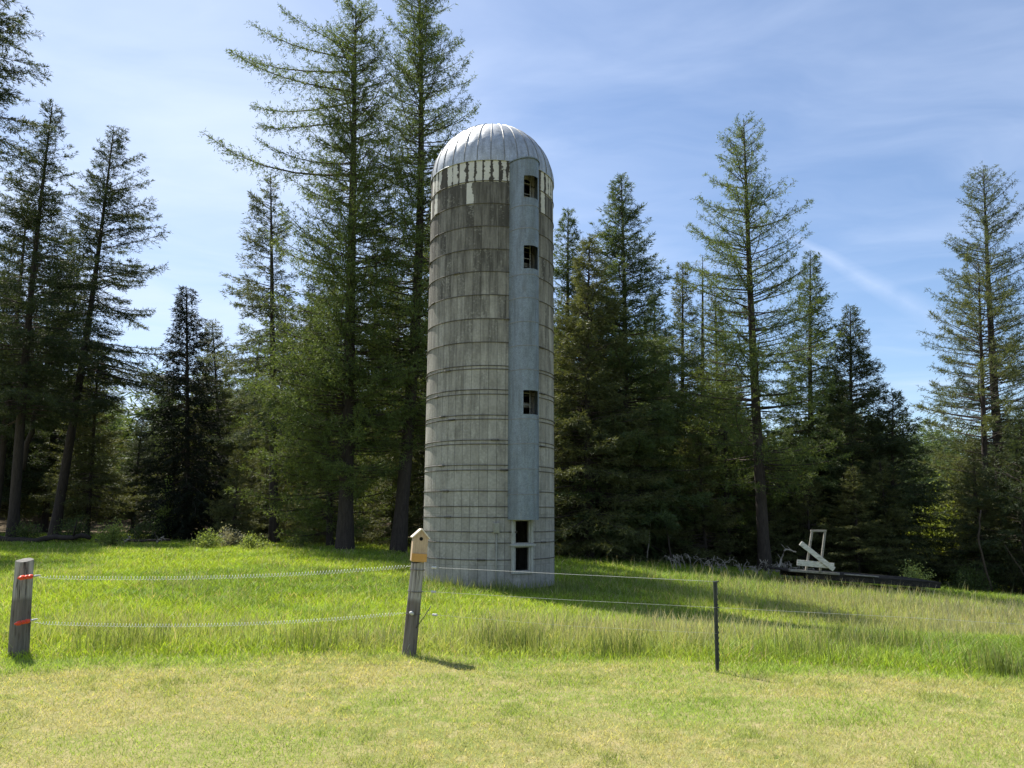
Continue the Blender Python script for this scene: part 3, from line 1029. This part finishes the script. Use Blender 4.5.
# ------------------------------------------------------------------ trees
def tree_data(seed, H, cb, R, kind, asym=(0, 0), extra=(), dens=1.0, spray=1.0, tr=None, tint=None, gap=0.0, prof_p=.86, bend=0.0, q=None):
    """returns trunk mesh, crown mesh.  kind: fir, spruce, larch, pine, snag"""
    rg = rng(seed)
    R = R * (1.38 if kind in ('fir', 'spruce') else 1.25)
    tr = tr or H * .0095 + .03
    K = 16
    zz = np.linspace(0, 1, K)
    wx, wy = rg.normal(0, .006 * H, 2)
    bx = wx * np.sin(zz * 3.1) + bend * zz * (1 - zz) * 4
    by = wy * np.sin(zz * 2.3)
    TP = np.stack([bx, by, zz * H - .3 * (zz == 0)], -1)
    Tr = tr * (1 - zz) ** .85 + .015
    Tr[0] *= 1.35
    TV, TF = tubes(TP[None], Tr[None], 10)
    trunk = make_mesh('trunk', TV, [(TF, 0)], [M['bark']], smooth=True)

    def on_trunk(h):
        return np.stack([np.interp(h / H, zz, bx), np.interp(h / H, zz, by), h], -1)

    # main branches
    P = dict(fir=dict(sp=.30, per=7, e=(-.22, .75), droop=-.06, tw=.17, twl=.36, q=11, sl=.20, sw=.016, hang=-.16),
             spruce=dict(sp=.30, per=5, e=(-.5, .6), droop=.06, tw=.18, twl=.30, q=11, sl=.20, sw=.017, hang=-.55),
             larch=dict(sp=.40, per=5, e=(-.15, .65), droop=.10, tw=.15, twl=.235, q=10, sl=.15, sw=.014, hang=-.12),
             pine=dict(sp=.50, per=5, e=(.0, .8), droop=.10, tw=.24, twl=.26, q=13, sl=.22, sw=.014, hang=.25),
             snag=dict(sp=.6, per=3, e=(-.2, .4), droop=-.1, tw=.6, twl=.22, q=2, sl=.2, sw=.014, hang=-.2))[kind]
    nb = int((H - cb) / P['sp'] * P['per'] * dens)
    hb = cb + (H - cb) * (np.arange(nb) + rg.random(nb)) / nb * .985
    t = (hb - cb) / (H - cb)
    az = rg.uniform(0, 2 * math.pi, nb)
    L = R * (1 - t) ** prof_p * np.minimum(1, .55 + t / .25)
    if kind == 'pine':
        L = R * np.clip(np.sin(np.clip(t * .8 + .25, 0, 1) * math.pi), .12, 1) ** .7
    L = L * rg.uniform(.5, 1.2, nb) + .2
    if gap:                                                     # clumps and gaps
        g = vnoise(hb * .9 + seed, az * 1.0, seed)
        L = L * np.where(g < gap, rg.uniform(.25, .6, nb), 1)
    L = L * (1 + asym[0] * np.cos(az - asym[1]))
    e = P['e'][0] + (P['e'][1] - P['e'][0]) * t ** 1.3 + rg.normal(0, .10, nb)
    if len(extra):
        ex = np.array(extra, float)
        hb, az, L, e = np.r_[hb, ex[:, 0]], np.r_[az, ex[:, 1]], np.r_[L, ex[:, 2]], np.r_[e, ex[:, 3]]
        t = (hb - cb) / (H - cb)
        nb = len(hb)
    L = np.maximum(L, .15)
    KB = 6
    s = np.linspace(0, 1, KB)[None]
    turn = rg.normal(0, .22, nb)
    azs = az[:, None] + turn[:, None] * s
    rr = L[:, None] * s * np.cos(e)[:, None]
    zup = L[:, None] * (np.sin(e)[:, None] * s + P['droop'] * s ** 2 + (.10 * s ** 4 if kind in ('fir', 'larch') else 0))
    BP = on_trunk(hb)[:, None] + np.stack([rr * np.cos(azs), rr * np.sin(azs), zup], -1)
    br = (.010 + .0085 * L)[:, None] * (1 - .85 * s)
    BV, BF = tubes(BP, br, 4)
    # secondary twigs
    nt = np.maximum((L / P['tw'] * np.where(np.arange(nb) >= nb - len(extra), 3.4, 2)).astype(int), 3)
    bi = np.repeat(np.arange(nb), nt)
    n = len(bi)
    s0 = {'pine': .45, 'larch': .12}.get(kind, .18)
    st = s0 + (1 - s0) * rg.random(n) ** .72
    if kind == 'pine':
        st = np.where(rg.random(n) < .35, rg.uniform(.88, 1, n), st)
    f = st * (KB - 1)
    i0 = np.minimum(f.astype(int), KB - 2)
    w = (f - i0)[:, None]
    p0 = BP[bi, i0] * (1 - w) + BP[bi, i0 + 1] * w
    tg = unit(BP[bi, i0 + 1] - BP[bi, i0])
    side = unit(np.cross(tg, np.array([0, 0, 1.0])) + 1e-6) * np.where(rg.random(n) < .5, -1, 1)[:, None]
    if kind in ('larch', 'pine', 'snag'):
        side = unit(side + rg.normal(0, .75, (n, 3)))
    else:
        side = unit(side + rg.normal(0, .22, (n, 3)))
    td = unit(tg * rg.uniform(.45, 1.1, n)[:, None] + side * .85 + np.array([0, 0, 1.0]) * P['hang'])
    tl = P['twl'] * L[bi] * (1.08 - st) * rg.uniform(.5, 1.25, n) + .16
    tl = np.minimum(tl, 1.1)
    # needle sprays along the twigs
    q = np.maximum(((q or P['q']) * np.clip(tl / .45, .6, 2.0)).astype(int), 2)
    ti = np.repeat(np.arange(n), q)
    m_ = len(ti)
    u = rg.random(m_)
    sp0 = p0[ti] + td[ti] * (tl[ti] * u)[:, None] + np.array([0, 0, -1.0]) * (.16 * tl[ti] * u ** 2)[:, None]
    scat = {'pine': .75, 'larch': .95, 'snag': .6}.get(kind, .55)
    sdv = unit(td[ti] + rg.normal(0, scat, (m_, 3)) + np.array([0, 0, 1.0]) * (P['hang'] * .3))
    sl_ = P['sl'] * spray * rg.uniform(.6, 1.35, m_)
    SV, SF = sprays(sp0, sdv, sl_, P['sw'] * spray * rg.uniform(.7, 1.3, m_), rg)
    ca, cb_ = tint
    cm = rg.random(m_)[:, None] * .6 + rg.random(nb)[bi][ti][:, None] * .4
    colr = np.asarray(ca)[None] * (1 - cm) + np.asarray(cb_)[None] * cm
    colr = colr * rg.uniform(.75, 1.25, (m_, 1))
    CV = np.concatenate([BV, SV])
    tint_all = np.concatenate([np.full((len(BV), 3), .06), np.repeat(colr, 4, 0)])
    crown = make_mesh('crown', CV, [(BF, 0), (SF + len(BV), 1)], [M['twig'], M['larch'] if kind in ('larch', 'pine') else M['fir']], tint=tint_all)
    return trunk, crown


def tree(name, data, loc, rz=0.0, sc=(1, 1, 1), lean=(0, 0), label=None, group=None):
    root = empty(name, loc, label, 'tree', group)
    root.rotation_euler = (lean[1], lean[0], rz)
    root.scale = sc
    link('trunk', data[0], root)
    link('crown', data[1], root)
    return root


def spot(px, Y):
    x_ = at(px, 545, Y)[0]
    return np.array([x_, Y, float(gz(x_, Y)) - .05])


def height(px, pt, Y):
    return at(px, pt, Y)[2] - spot(px, Y)[2]


FIR_D = ((.018, .030, .014), (.045, .060, .026))
FIR_O = ((.040, .052, .020), (.085, .095, .038))
FIR_G = ((.030, .050, .020), (.070, .098, .036))
LAR_G = ((.060, .098, .030), (.135, .18, .055))
LAR_Y = ((.065, .105, .028), (.135, .18, .05))
PIN_O = ((.065, .088, .036), (.135, .155, .062))
PIN_G = ((.040, .055, .034), (.09, .11, .066))

# name, base px, base depth, top px, top py, crown base fraction, radius, kind, tint, options, label
HERO = [
    ('fir_tree', -50, 33, -36, -150, .54, 3.2, 'fir', FIR_D, dict(gap=.3, dens=.8, extra='F0'), 'dark fir at the left edge of the photo, only its branch tips in view'),
    ('fir_tree', 12, 38, 55, 105, .26, 3.0, 'fir', FIR_D, dict(gap=.38, dens=.95, prof_p=.8), 'dark leaning fir nearest the left edge with its full top in view'),
    ('fir_tree', 53, 43, 112, 123, .30, 3.4, 'fir', FIR_D, dict(gap=.45, asym=(.3, 0.0), dens=.9, prof_p=.75), 'ragged dark fir leaning right, its long bare trunk slanting through the wood edge'),
    ('fir_tree', -8, 44, 30, 190, .28, 2.8, 'fir', FIR_D, dict(gap=.4, dens=.75), 'shorter dark fir between the edge of the photo and the leaning firs'),
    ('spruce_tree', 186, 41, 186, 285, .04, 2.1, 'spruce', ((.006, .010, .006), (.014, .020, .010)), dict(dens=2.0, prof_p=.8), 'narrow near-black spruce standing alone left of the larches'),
    ('pine_tree', 274, 38, 270, 172, .28, 2.5, 'fir', PIN_G, dict(gap=.42, dens=.8, asym=(.3, math.pi)), 'grey-green conifer with drooping dark limbs, left of the big larches'),
    ('pine_tree', 222, 47, 212, 320, .12, 2.8, 'fir', FIR_O, dict(gap=.2), 'olive conifer between the black spruce and the grey-green conifer'),
    ('larch_tree', 345, 32, 357, 6, .10, 3.2, 'larch', LAR_G, dict(gap=.12, dens=2.0, extra='L1', tr=.31, prof_p=.5), 'tall larch with long limbs reaching out to the left, left of the silo'),
    ('larch_tree', 398, 32.5, 418, -40, .16, 3.0, 'larch', LAR_G, dict(gap=.15, dens=1.9, tr=.29, prof_p=.5), 'tallest larch, close to the silo, its top cut off by the photo'),
    ('larch_tree', 330, 35, 322, 300, .05, 3.4, 'larch', LAR_Y, dict(dens=1.3), 'young bright green larch under the long-limbed larch'),
    ('fir_tree', 434, 37, 440, 170, .06, 2.6, 'fir', FIR_O, {}, 'olive fir half hidden behind the left side of the silo'),
    ('fir_tree', 568, 41, 568, 208, .05, 2.6, 'fir', FIR_G, {}, 'slim fir peeping out right behind the silo, behind the olive fir'),
    ('fir_tree', 590, 36, 590, 236, .04, 3.0, 'fir', FIR_O, dict(dens=1.3), 'bushy olive fir right beside the silo'),
    ('fir_tree', 622, 38.5, 621, 174, .05, 4.0, 'fir', FIR_G, dict(dens=1.1, gap=.18), 'tall symmetric fir with a pointed top, right of the silo'),
    ('fir_tree', 655, 44, 655, 288, .05, 2.2, 'fir', FIR_G, dict(gap=.15), 'slim green fir just right of the tall symmetric fir'),
    ('fir_tree', 716, 46, 714, 292, .08, 2.0, 'fir', FIR_O, dict(gap=.2), 'slim olive fir between the bare dead conifer and the tall open larch'),
    ('fir_tree', 684, 45, 683, 262, .22, 1.9, 'fir', FIR_O, dict(gap=.3), 'thin fir with a sparse top between the tall fir and the right larch'),
    ('dead_tree', 702, 43, 703, 255, .35, 1.3, 'snag', ((.10, .085, .06), (.15, .13, .09)), {}, 'almost bare thin dead conifer left of the right larch'),
    ('larch_tree', 764, 37, 744, 118, .17, 3.7, 'larch', LAR_G, dict(gap=.22, prof_p=.6, dens=1.2, extra='L2', tr=.28), 'tall open larch right of the silo with stiff level limbs against the sky'),
    ('larch_tree', 728, 40, 726, 330, .10, 2.6, 'larch', LAR_Y, {}, 'small yellow-green larch at the foot of the tall open larch'),
    ('fir_tree', 812, 42, 811, 250, .06, 2.4, 'fir', FIR_G, dict(gap=.15), 'mid-height green fir next to the tall open larch'),
    ('fir_tree', 850, 42, 850, 306, .03, 3.2, 'fir', FIR_D, dict(gap=.12, dens=1.1), 'dark fir behind the timber platform with its crown to the ground'),
    ('fir_tree', 893, 41, 893, 392, .02, 2.9, 'fir', FIR_D, dict(gap=.12, dens=1.1), 'lowest dark fir of the right row, next to the open gap of sky'),
    ('larch_tree', 1004, 44, 983, 170, .30, 3.2, 'larch', ((.055, .08, .045), (.105, .135, .075)), dict(prof_p=.5, dens=1.15, tr=.33), 'grey-green larch at the right edge with a rounded top'),
    ('pine_tree', 985, 41, 978, 262, .32, 2.5, 'pine', PIN_O, dict(dens=1.2), 'golden olive pine in front of the larch at the right edge'),
    ('fir_tree', 1022, 38, 1020, 420, .02, 2.9, 'fir', FIR_D, dict(dens=1.2), 'low dark fir at the foot of the pine, right edge of the photo'),
    ('fir_tree', 975, 42, 972, 440, .02, 2.2, 'fir', FIR_O, {}, 'small olive fir left of the pine at the right edge'),
]
hero_pos = []
for i, (nm, bxp, Y, txp, typ, cbf, R, kind, tint, opt, lab) in enumerate(HERO):
    b = spot(bxp, Y)
    tp_ = at(txp, typ, Y)
    H = tp_[2] - b[2]
    lean = math.atan2(tp_[0] - b[0], H)
    opt = dict(opt)
    ex = opt.pop('extra', None)
    if ex == 'L1':                # long limbs towards the left seen against the sky
        opt['extra'] = [(H * .86, math.pi, 5.6, -.02), (H * .82, math.pi + .25, 5.2, .0), (H * .80, math.pi - .3, 5.4, -.05), (H * .76, math.pi + .1, 4.8, -.1),
                        (H * .885, math.pi + .1, 4.6, .12), (H * .66, math.pi, 6.2, -.08), (H * .68, math.pi - .2, 4.2, .05), (H * .90, math.pi + .5, 3.4, .25),
                        (H * .25, math.pi + .15, 4.6, .0), (H * .33, math.pi + .1, 4.4, .05), (H * .18, math.pi + .3, 4.4, .02), (H * .29, math.pi + .5, 4.2, .05)]
    elif ex == 'F0':
        opt['extra'] = [(H * .61, .1, 3.0, -.05), (H * .63, -.3, 2.8, .0), (H * .72, .05, 2.6, .1), (H * .70, -.4, 2.2, .05)]
    elif ex == 'L2':
        opt['extra'] = [(H * .60, math.pi, 4.2, .05), (H * .62, math.pi + .3, 3.2, .05), (H * .74, 0, 3.1, .15), (H * .78, math.pi, 2.6, .05), (H * .55, .1, 3.6, .0)]
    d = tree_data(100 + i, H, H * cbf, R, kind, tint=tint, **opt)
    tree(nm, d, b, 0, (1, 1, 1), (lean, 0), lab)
    hero_pos.append((b[0], b[1]))

# fill: the wood behind, copies of a few kinds
PROTO = [tree_data(301, 17, 2.5, 2.9, 'fir', tint=FIR_D, gap=.2, q=7, spray=1.25), tree_data(302, 15, 1.5, 2.7, 'fir', tint=FIR_O, gap=.2, q=7, spray=1.25),
         tree_data(303, 18, 6.0, 2.6, 'fir', tint=FIR_D, gap=.3, q=7, spray=1.25), tree_data(304, 16, 4.0, 2.6, 'larch', tint=LAR_G, q=8, spray=1.25),
         tree_data(305, 8, .3, 2.0, 'fir', tint=FIR_O)]
rg = rng(77)
pts = list(hero_pos)
made = 0


def fill(px_rng, y_rng, cnt, kinds, hmax_px, group, label, name):
    """trees placed in a strip; no crown may rise above the photographed skyline"""
    global made
    tries = 0
    c = 0
    while c < cnt and tries < 4000:
        tries += 1
        Y = rg.uniform(*y_rng)
        px = rg.uniform(*px_rng)
        b = spot(px, Y)
        if 900 < px < 968:                      # the open gap with the broadleaf trees
            continue
        if min((b[0] - q[0]) ** 2 + (b[1] - q[1]) ** 2 for q in pts) < 1.7 ** 2:
            continue
        k_ = kinds[rg.integers(len(kinds))]
        baseH = {0: 17, 1: 15, 2: 18, 3: 16, 4: 8}[k_]
        lim = at(px, np.interp(px, *hmax_px), Y)[2] - b[2]
        H = min(lim, baseH * 1.25) * rg.uniform(.72, .98)
        s_ = H / baseH
        w_ = max(s_, .6) * rg.uniform(.85, 1.15)
        o = tree(name, PROTO[k_], b, rg.uniform(0, 6.28), (w_, w_, s_), (rg.normal(0, .015), rg.normal(0, .015)), None, group)
        pts.append((b[0], b[1]))
        FILLED.append((px, k_, label, o))
        c += 1


FILLED = []
ZONES = [(45, 'at the left photo edge'), (135, 'behind the leaning firs'), (215, 'behind the black spruce'), (300, 'behind the grey-green conifer'),
         (500, 'behind the big larches'), (640, 'behind the fir beside the silo'), (715, 'behind the bare dead conifer'), (790, 'behind the tall open larch'),
         (870, 'behind the frame on the platform'), (945, 'behind the right end of the platform'), (5000, 'behind the golden olive pine')]
KINDS = ['dark fir', 'olive fir', 'bare-trunked dark fir', 'green larch', 'young olive fir']
ORD = ['leftmost', 'second from left', 'third from left', 'fourth from left', 'fifth from left', 'sixth from left', 'seventh from left', 'eighth from left']


def label_fill():
    bins = {}
    for px, k_, lab, o in FILLED:
        zone = next(t_ for lim, t_ in ZONES if px < lim)
        bins.setdefault((k_, lab, zone), []).append((px, o))
    for (k_, lab, zone), lst in bins.items():
        lst.sort(key=lambda q: q[0])
        for i, (px, o) in enumerate(lst):
            first = KINDS[k_] if len(lst) == 1 else '%s of %d %ss' % (ORD[min(i, 7)], len(lst), KINDS[k_])
            o['label'] = '%s %s %s' % (first, lab, zone)


SKYLINE = ([-150, 0, 60, 100, 130, 165, 200, 230, 300, 420, 560, 640, 665, 700, 730, 790, 830, 880, 920, 950, 990, 1024, 1150],
           [200, 220, 250, 300, 395, 400, 370, 330, 250, 200, 260, 300, 330, 350, 350, 330, 350, 400, 462, 462, 440, 400, 300])
fill((-140, 440), (44, 64), 24, [0, 1, 2, 2, 3], SKYLINE, 'conifers inside the left part of the wood',
     'deep', 'conifer_tree')
fill((548, 1160), (44, 64), 36, [0, 0, 1, 2, 2], SKYLINE, 'conifers inside the right part of the wood',
     'deep', 'conifer_tree')
LOWLINE = ([-150, 1150], [430, 430])
fill((560, 1100), (38, 44), 24, [4, 4, 1], LOWLINE, 'low conifers filling the foot of the right wood edge',
     'low', 'young_conifer')
fill((215, 440), (34, 42), 7, [4], LOWLINE, 'low conifers at the foot of the left larches',
     'low', 'young_conifer')
label_fill()

# far wooded hillside: nobody could count it
small = tree_data(401, 9, .6, 2.0, 'fir', tint=FIR_G, dens=.4, spray=2.6, q=4)
def mesh_arrays(me):
    v = np.empty(len(me.vertices) * 3, np.float32); me.vertices.foreach_get('co', v)
    l = np.empty(len(me.loops), np.int32); me.loops.foreach_get('vertex_index', l)
    c_ = np.empty(len(me.vertices) * 4, np.float32); me.attributes['tint'].data.foreach_get('color', c_)
    return v.reshape(-1, 3), l.reshape(-1, 4), c_.reshape(-1, 4)[:, :3]
sv, sf, sc_ = mesh_arrays(small[1])
rg = rng(5)
AV, AF, AC = [], [], []
nfar = 330
for k_ in range(nfar):
    y_ = rg.uniform(64, 170)
    x_ = rg.uniform(-1, 1) * (.75 * y_ + 12)
    s_ = rg.uniform(.8, 1.5)
    a = rg.uniform(0, 6.28)
    R = np.array([[math.cos(a), -math.sin(a), 0], [math.sin(a), math.cos(a), 0], [0, 0, 1]])
    AV.append((sv @ R.T) * [s_ * 1.2, s_ * 1.2, s_] + [x_, y_, float(gz(x_, y_))])
    AF.append(sf + k_ * len(sv))
    AC.append(sc_ * rg.uniform(.8, 1.5))
far = link('far_forest', make_mesh('far_forest', np.concatenate(AV), [(np.concatenate(AF), 0)], [M['fir']], tint=np.concatenate(AC)))
tag(far, 'far wooded hillside showing between the trunks and in the gap on the right', 'forest', kind='stuff')


# ------------------------------------------------------------------ shrubs, weeds, dead wood
def shrub(name, px, Y, w, h, n, tint, label, cat='shrub', group=None, leaf=.07, up=0.0, zoff=0.0):
    b = spot(px, Y)
    b[2] += zoff
    sd_ = int(abs(px) * 7 + Y * 13)
    rg = rng(sd_)
    root = empty(name, b, label, cat, group)
    ns = max(6, int(n / 90))
    az, el = rg.uniform(0, 6.28, ns), rg.uniform(.35, 1.45, ns)
    L = rg.uniform(.6, 1.05, ns)
    K = 5
    s = np.linspace(0, 1, K)[None]
    x_ = np.cos(az)[:, None] * np.cos(el)[:, None] * s * w * L[:, None]
    y_ = np.sin(az)[:, None] * np.cos(el)[:, None] * s * w * L[:, None]
    z_ = (np.sin(el) * L)[:, None] * h * s + rg.normal(0, .03, (ns, K))
    P = np.stack([x_, y_, z_], -1)
    V, F = tubes(P, np.full((ns, K), .010) * (1.3 - s), 4)
    link('stems', make_mesh('stems', V, [(F, 0)], [M['twig']]), root)
    bi = rg.integers(0, ns, n)
    st = rg.uniform(.3, 1.0, n) ** .8
    f = st * (K - 1); i0 = np.minimum(f.astype(int), K - 2); ww = (f - i0)[:, None]
    p0 = P[bi, i0] * (1 - ww) + P[bi, i0 + 1] * ww + rg.normal(0, 1, (n, 3)) * np.array([w, w, h]) * .13
    D = unit(rg.normal(0, 1, (n, 3)) + np.array([0, 0, up]))
    lv, lf = sprays(p0, D, leaf * rg.uniform(.7, 1.4, n), leaf * .33 * rg.uniform(.7, 1.3, n), rg)
    cm = rg.random((n, 1))
    colr = (np.asarray(tint[0]) * (1 - cm) + np.asarray(tint[1]) * cm) * rg.uniform(.75, 1.25, (n, 1))
    link('leaves', make_mesh('leaves', lv, [(lf, 0)], [M['leaf']], tint=np.repeat(colr, 4, 0)), root)
    return root


LG = ((.14, .20, .05), (.25, .31, .09))  # pale leaf green, brightened so sunlight is partly in the colour
MG = ((.05, .085, .025), (.10, .14, .045))
GR = ((.16, .17, .13), (.27, .27, .21))
shrub('leafy_shrub', 112, 33, .9, 1.2, 2200, LG, 'sunlit pale green shrub at the wood edge, right of the leaning trunks')
shrub('leafy_shrub', 72, 37, 1.1, 1.3, 2000, MG, 'dark green shrub at the foot of the leaning trunks')
shrub('leafy_shrub', 140, 38, 1.0, 1.1, 1600, MG, 'mid green shrub between the sunlit shrub and the black spruce')
shrub('leafy_shrub', 205, 32, .9, .8, 1500, LG, 'low bright shrub just right of the black spruce')
shrub('leafy_shrub', 228, 33.6, .8, .9, 1500, GR, 'greyish low shrub in front of the grey-green conifer')
shrub('leafy_shrub', 250, 31.5, .8, .7, 1400, LG, 'low green shrub just left of the larch group')
shrub('leafy_shrub', 160, 40, .8, 3.2, 1500, LG, 'slender light green sapling left of the black spruce', leaf=.10)
shrub('leafy_shrub', 425, 31, .7, .9, 1100, MG, 'low green shrub beside the left foot of the silo')
shrub('leafy_shrub', 300, 33, .8, .6, 900, MG, 'low shrub in the shade below the long-limbed larch')
shrub('leafy_shrub', 911, 32.6, .9, 1.3, 2000, ((.19, .26, .08), (.30, .37, .13)), 'bright green shrub growing behind the timber platform')  # leaf tint lightened to stand in for the sun that trees block
shrub('broadleaf_tree', 944, 43, 2.2, 5.2, 4200, ((.17, .23, .04), (.29, .35, .06)), 'yellow-green broadleaf tree lit by the sun in the right gap', 'tree', leaf=.17)
shrub('broadleaf_tree', 925, 52, 2.8, 5.0, 3600, MG, 'duller green broadleaf tree behind the yellow-green one', 'tree', leaf=.18)
shrub('leafy_shrub', 970, 36.5, 1.5, 1.5, 2600, MG, 'mid green shrub at the right end of the timber platform')
shrub('leafy_shrub', 1010, 37, 1.2, 1.9, 2000, FIR_O, 'olive shrub in the bottom right of the wood edge')
for px_ in (-20, 25):
    shrub('leafy_shrub', px_, 36.5, 1.0, 1.0, 1500, MG, 'low dark shrub under the left firs, ' + ('cut by the photo edge' if px_ < 0 else 'just inside the photo edge'), group='low shrubs under the left firs')


# dry arching weed stalks
def weed(px, Y, h, seed):
    b = spot(px, Y)
    rg = rng(seed)
    mb = MB()
    for k_ in range(rg.integers(2, 5)):
        a, l_ = rg.uniform(0, 6.28), rg.uniform(.7, 1.15) * h
        s = np.linspace(0, 1, 10)
        o_ = rg.uniform(.25, .75) * l_
        P = np.stack([np.cos(a) * o_ * s ** 2.2, np.sin(a) * o_ * s ** 2.2, l_ * (s - .38 * s ** 4)], -1) + b
        mb.tube(P, .011 * (1.2 - s * .5), 5)
        for t_ in (.7, .82, .92, 1.0):
            c = P[int(round(t_ * 9))]
            dv = unit(rg.normal(0, 1, (1, 3)) + [[0, 0, .6]])[0] * rg.uniform(.08, .18)
            mb.tube([c, c + dv * .7, c + dv], [.005, .012, .003], 5)
    o = mb.build('dry_weed', M['deadwood'], None, False, tuple(b))
    tag(o, 'dry pale arching weed stalk at the meadow edge right of the silo', 'weed', 'dry weed stalks along the meadow edge')


rgw = rng(3)
for k_ in range(22):
    weed(rgw.uniform(660, 800), rgw.uniform(31.5, 33.5), rgw.uniform(.7, 1.25), 500 + k_)


def fallen(name, pts, r0, r1, mat, label, cat='dead branch', sides=8, group=None):
    P = np.array(pts, float)
    s = np.linspace(0, len(P) - 1, 12)
    Q = np.stack([np.interp(s, np.arange(len(P)), P[:, k_]) for k_ in range(3)], -1)
    rg = rng(int(abs(P[0, 0] * 100)))
    Q[1:-1] += rg.normal(0, r0 * .35, (10, 3))
    mb = MB()
    mb.tube(Q, np.linspace(r0, r1, 12), sides)
    for k_ in range(3):
        c = Q[3 + 3 * k_]
        d_ = unit(rg.normal(0, 1, (1, 3)) + [[0, 0, .8]])[0]
        mb.tube([c, c + d_ * r0 * 3, c + d_ * r0 * 6], [r1 * .6, r1 * .4, r1 * .2], 5)
    return tag(mb.build(name, mat, None, True, tuple(P[0])), label, cat, group)


def gp(px, Y, dz):
    p_ = spot(px, Y)
    p_[2] += dz
    return p_


fallen('fallen_log', [gp(-30, 36, .10), gp(40, 36, .25), gp(90, 36.3, .3)], .16, .10, M['bark'], 'dark fallen log along the grass edge at the far left', 'log')
fallen('fallen_log', [gp(95, 35.8, .22), gp(170, 35.8, .26)],   .07, .05, M['bark'], 'thin dark fallen log at the grass edge below the sunlit shrub', 'log')
fallen('dead_branch', [gp(122, 34.5, .1), gp(130, 34.6, .45)], .05, .03, M['deadwood'], 'short pale broken stick poking up left of the black spruce')
fallen('dead_branch', [gp(156, 35, .15), gp(163, 35, .45)], .05, .03, M['deadwood'], 'bleached stick stub right below the black spruce')
fallen('dead_branch', [at(60, 320, 41), at(38, 400, 40.5), at(22, 470, 40)], .12, .14, M['bark'], 'bare dead stem slanting between the leaning firs')
fallen('dead_branch', [gp(1030, 35.5, .4), at(1005, 545, 35.5)], .03, .018, M['twig'], 'brown dead branch leaning at the right edge of the photo')
fallen('dead_branch', [gp(988, 36, .2), at(978, 540, 36), at(981, 510, 36)], .05, .03, M['twig'], 'crooked brown dead branch in the bushes at the right')
fallen('dead_branch', [gp(672, 36, .2), at(664, 520, 36), at(655, 500, 36)], .05, .02, M['twig'], 'thin bare branch slanting up at the wood edge right of the silo')
fallen('dead_branch', [gp(646, 37, .1), at(651, 520, 37)], .04, .02, M['deadwood'], 'short grey dead stick standing at the wood edge')
fallen('dead_branch', [gp(775, 34.6, .3), at(785, 549, 34.8), at(796, 552, 35)], .05, .03, M['deadwood'], 'curved grey branch lying left of the timber platform')

# ------------------------------------------------------------------ timber platform, gate frame and white boards
pA, pB = at(790, 571, 29.24), at(942, 582.5, 30.44)
pd = pB - pA
Lp = np.linalg.norm(pd)
ux = pd / Lp
uy = unit(np.cross([0, 0, 1.0], ux)[None])[0]
uz = np.cross(ux, uy)
Rp = np.stack([ux, uy, uz], 1)
plat = empty('timber_platform', pA, 'long low dark timber platform sinking into the grass at the wood edge', 'platform')


def pl(x_, y_, z_):
    return Rp @ np.array([x_, y_, z_])


mb = MB()
rg = rng(9)
for k_ in range(8):
    l_ = Lp * rg.uniform(.93, 1.0)
    mb.box(pl(l_ / 2 + rg.uniform(0, .1), .1 + k_ * .24, rg.normal(0, .012)), (l_, .225, .06), Rp, bev=.008)
mb.build('deck_boards', M['darkwood'], plat)
mb = MB()
mb.box(pl(.95, -.06, .03), (2.0, .16, .09), Rp, bev=.01)
mb.build('front_edge_board', M['greywood'], plat)
mb = MB()
mb.box(pl(2.9, -.05, .035), (1.4, .12, .05), Rp, bev=.01)
mb.build('loose_plank', M['greywood'], plat)
for y_ in (.08, 1.75):
    mb = MB()
    mb.box(pl(Lp / 2 + .3, y_, -.14), (Lp - .7, .16, .18), Rp, bev=.01)
    mb.build('beam', M['darkwood'], plat)
for x_ in np.linspace(.7, Lp - .4, 5):
    mb = MB()
    mb.box(pl(x_, .95, -.48), (.2, 1.9, .26), Rp, bev=.01)
    mb.build('support_block', M['darkwood'], plat)
fr = empty('gate_frame', pA + pl(.8, .05, .03), 'grey upright wooden frame, an inverted U standing on the timber platform', 'frame')
tl_, tr_ = at(812, 532, 29.33), at(825, 532, 29.33)
bl_, br_ = at(806, 571, 29.28), at(820, 572, 29.28)
o_ = np.array(fr.location)


def bar(mbx, a, b, w_, d_, ext=0.0):
    a, b = np.asarray(a, float), np.asarray(b, float)
    dz_ = unit((b - a)[None])[0]
    dx_ = unit(np.cross(np.array([0, 1.0, 0]), dz_)[None])[0]
    dy_ = np.cross(dz_, dx_)
    mbx.box((a + b) / 2, (w_, d_, np.linalg.norm(b - a) + ext), np.stack([dx_, dy_, dz_], 1), bev=.006)


for a, b in ((bl_, tl_), (br_, tr_)):
    mb = MB()
    bar(mb, a - o_, b - o_, .075, .07)
    mb.build('leg', M['greywood'], fr)
mb = MB()
up_ = np.array([0, 0, .04])
bar(mb, tl_ - o_ + up_ - [.05, 0, 0], tr_ - o_ + up_ + [.05, 0, 0], .075, .08)
mb.build('top_bar', M['greywood'], fr)


def plank(a, b, w_, lab):
    mb = MB()
    bar(mb, a, b, w_, .045)
    return tag(mb.build('white_board', M['paintwood'], None, False, tuple(a)), lab, 'board', 'white boards on the timber platform')


plank(at(800.5, 543, 29.17), at(834, 569.5, 29.11), .18, 'white board leaning at a slant across the grey frame')
plank(at(797, 562.5, 29.07), at(834, 566, 29.24), .21, 'white board lying level on edge below the slanted one')
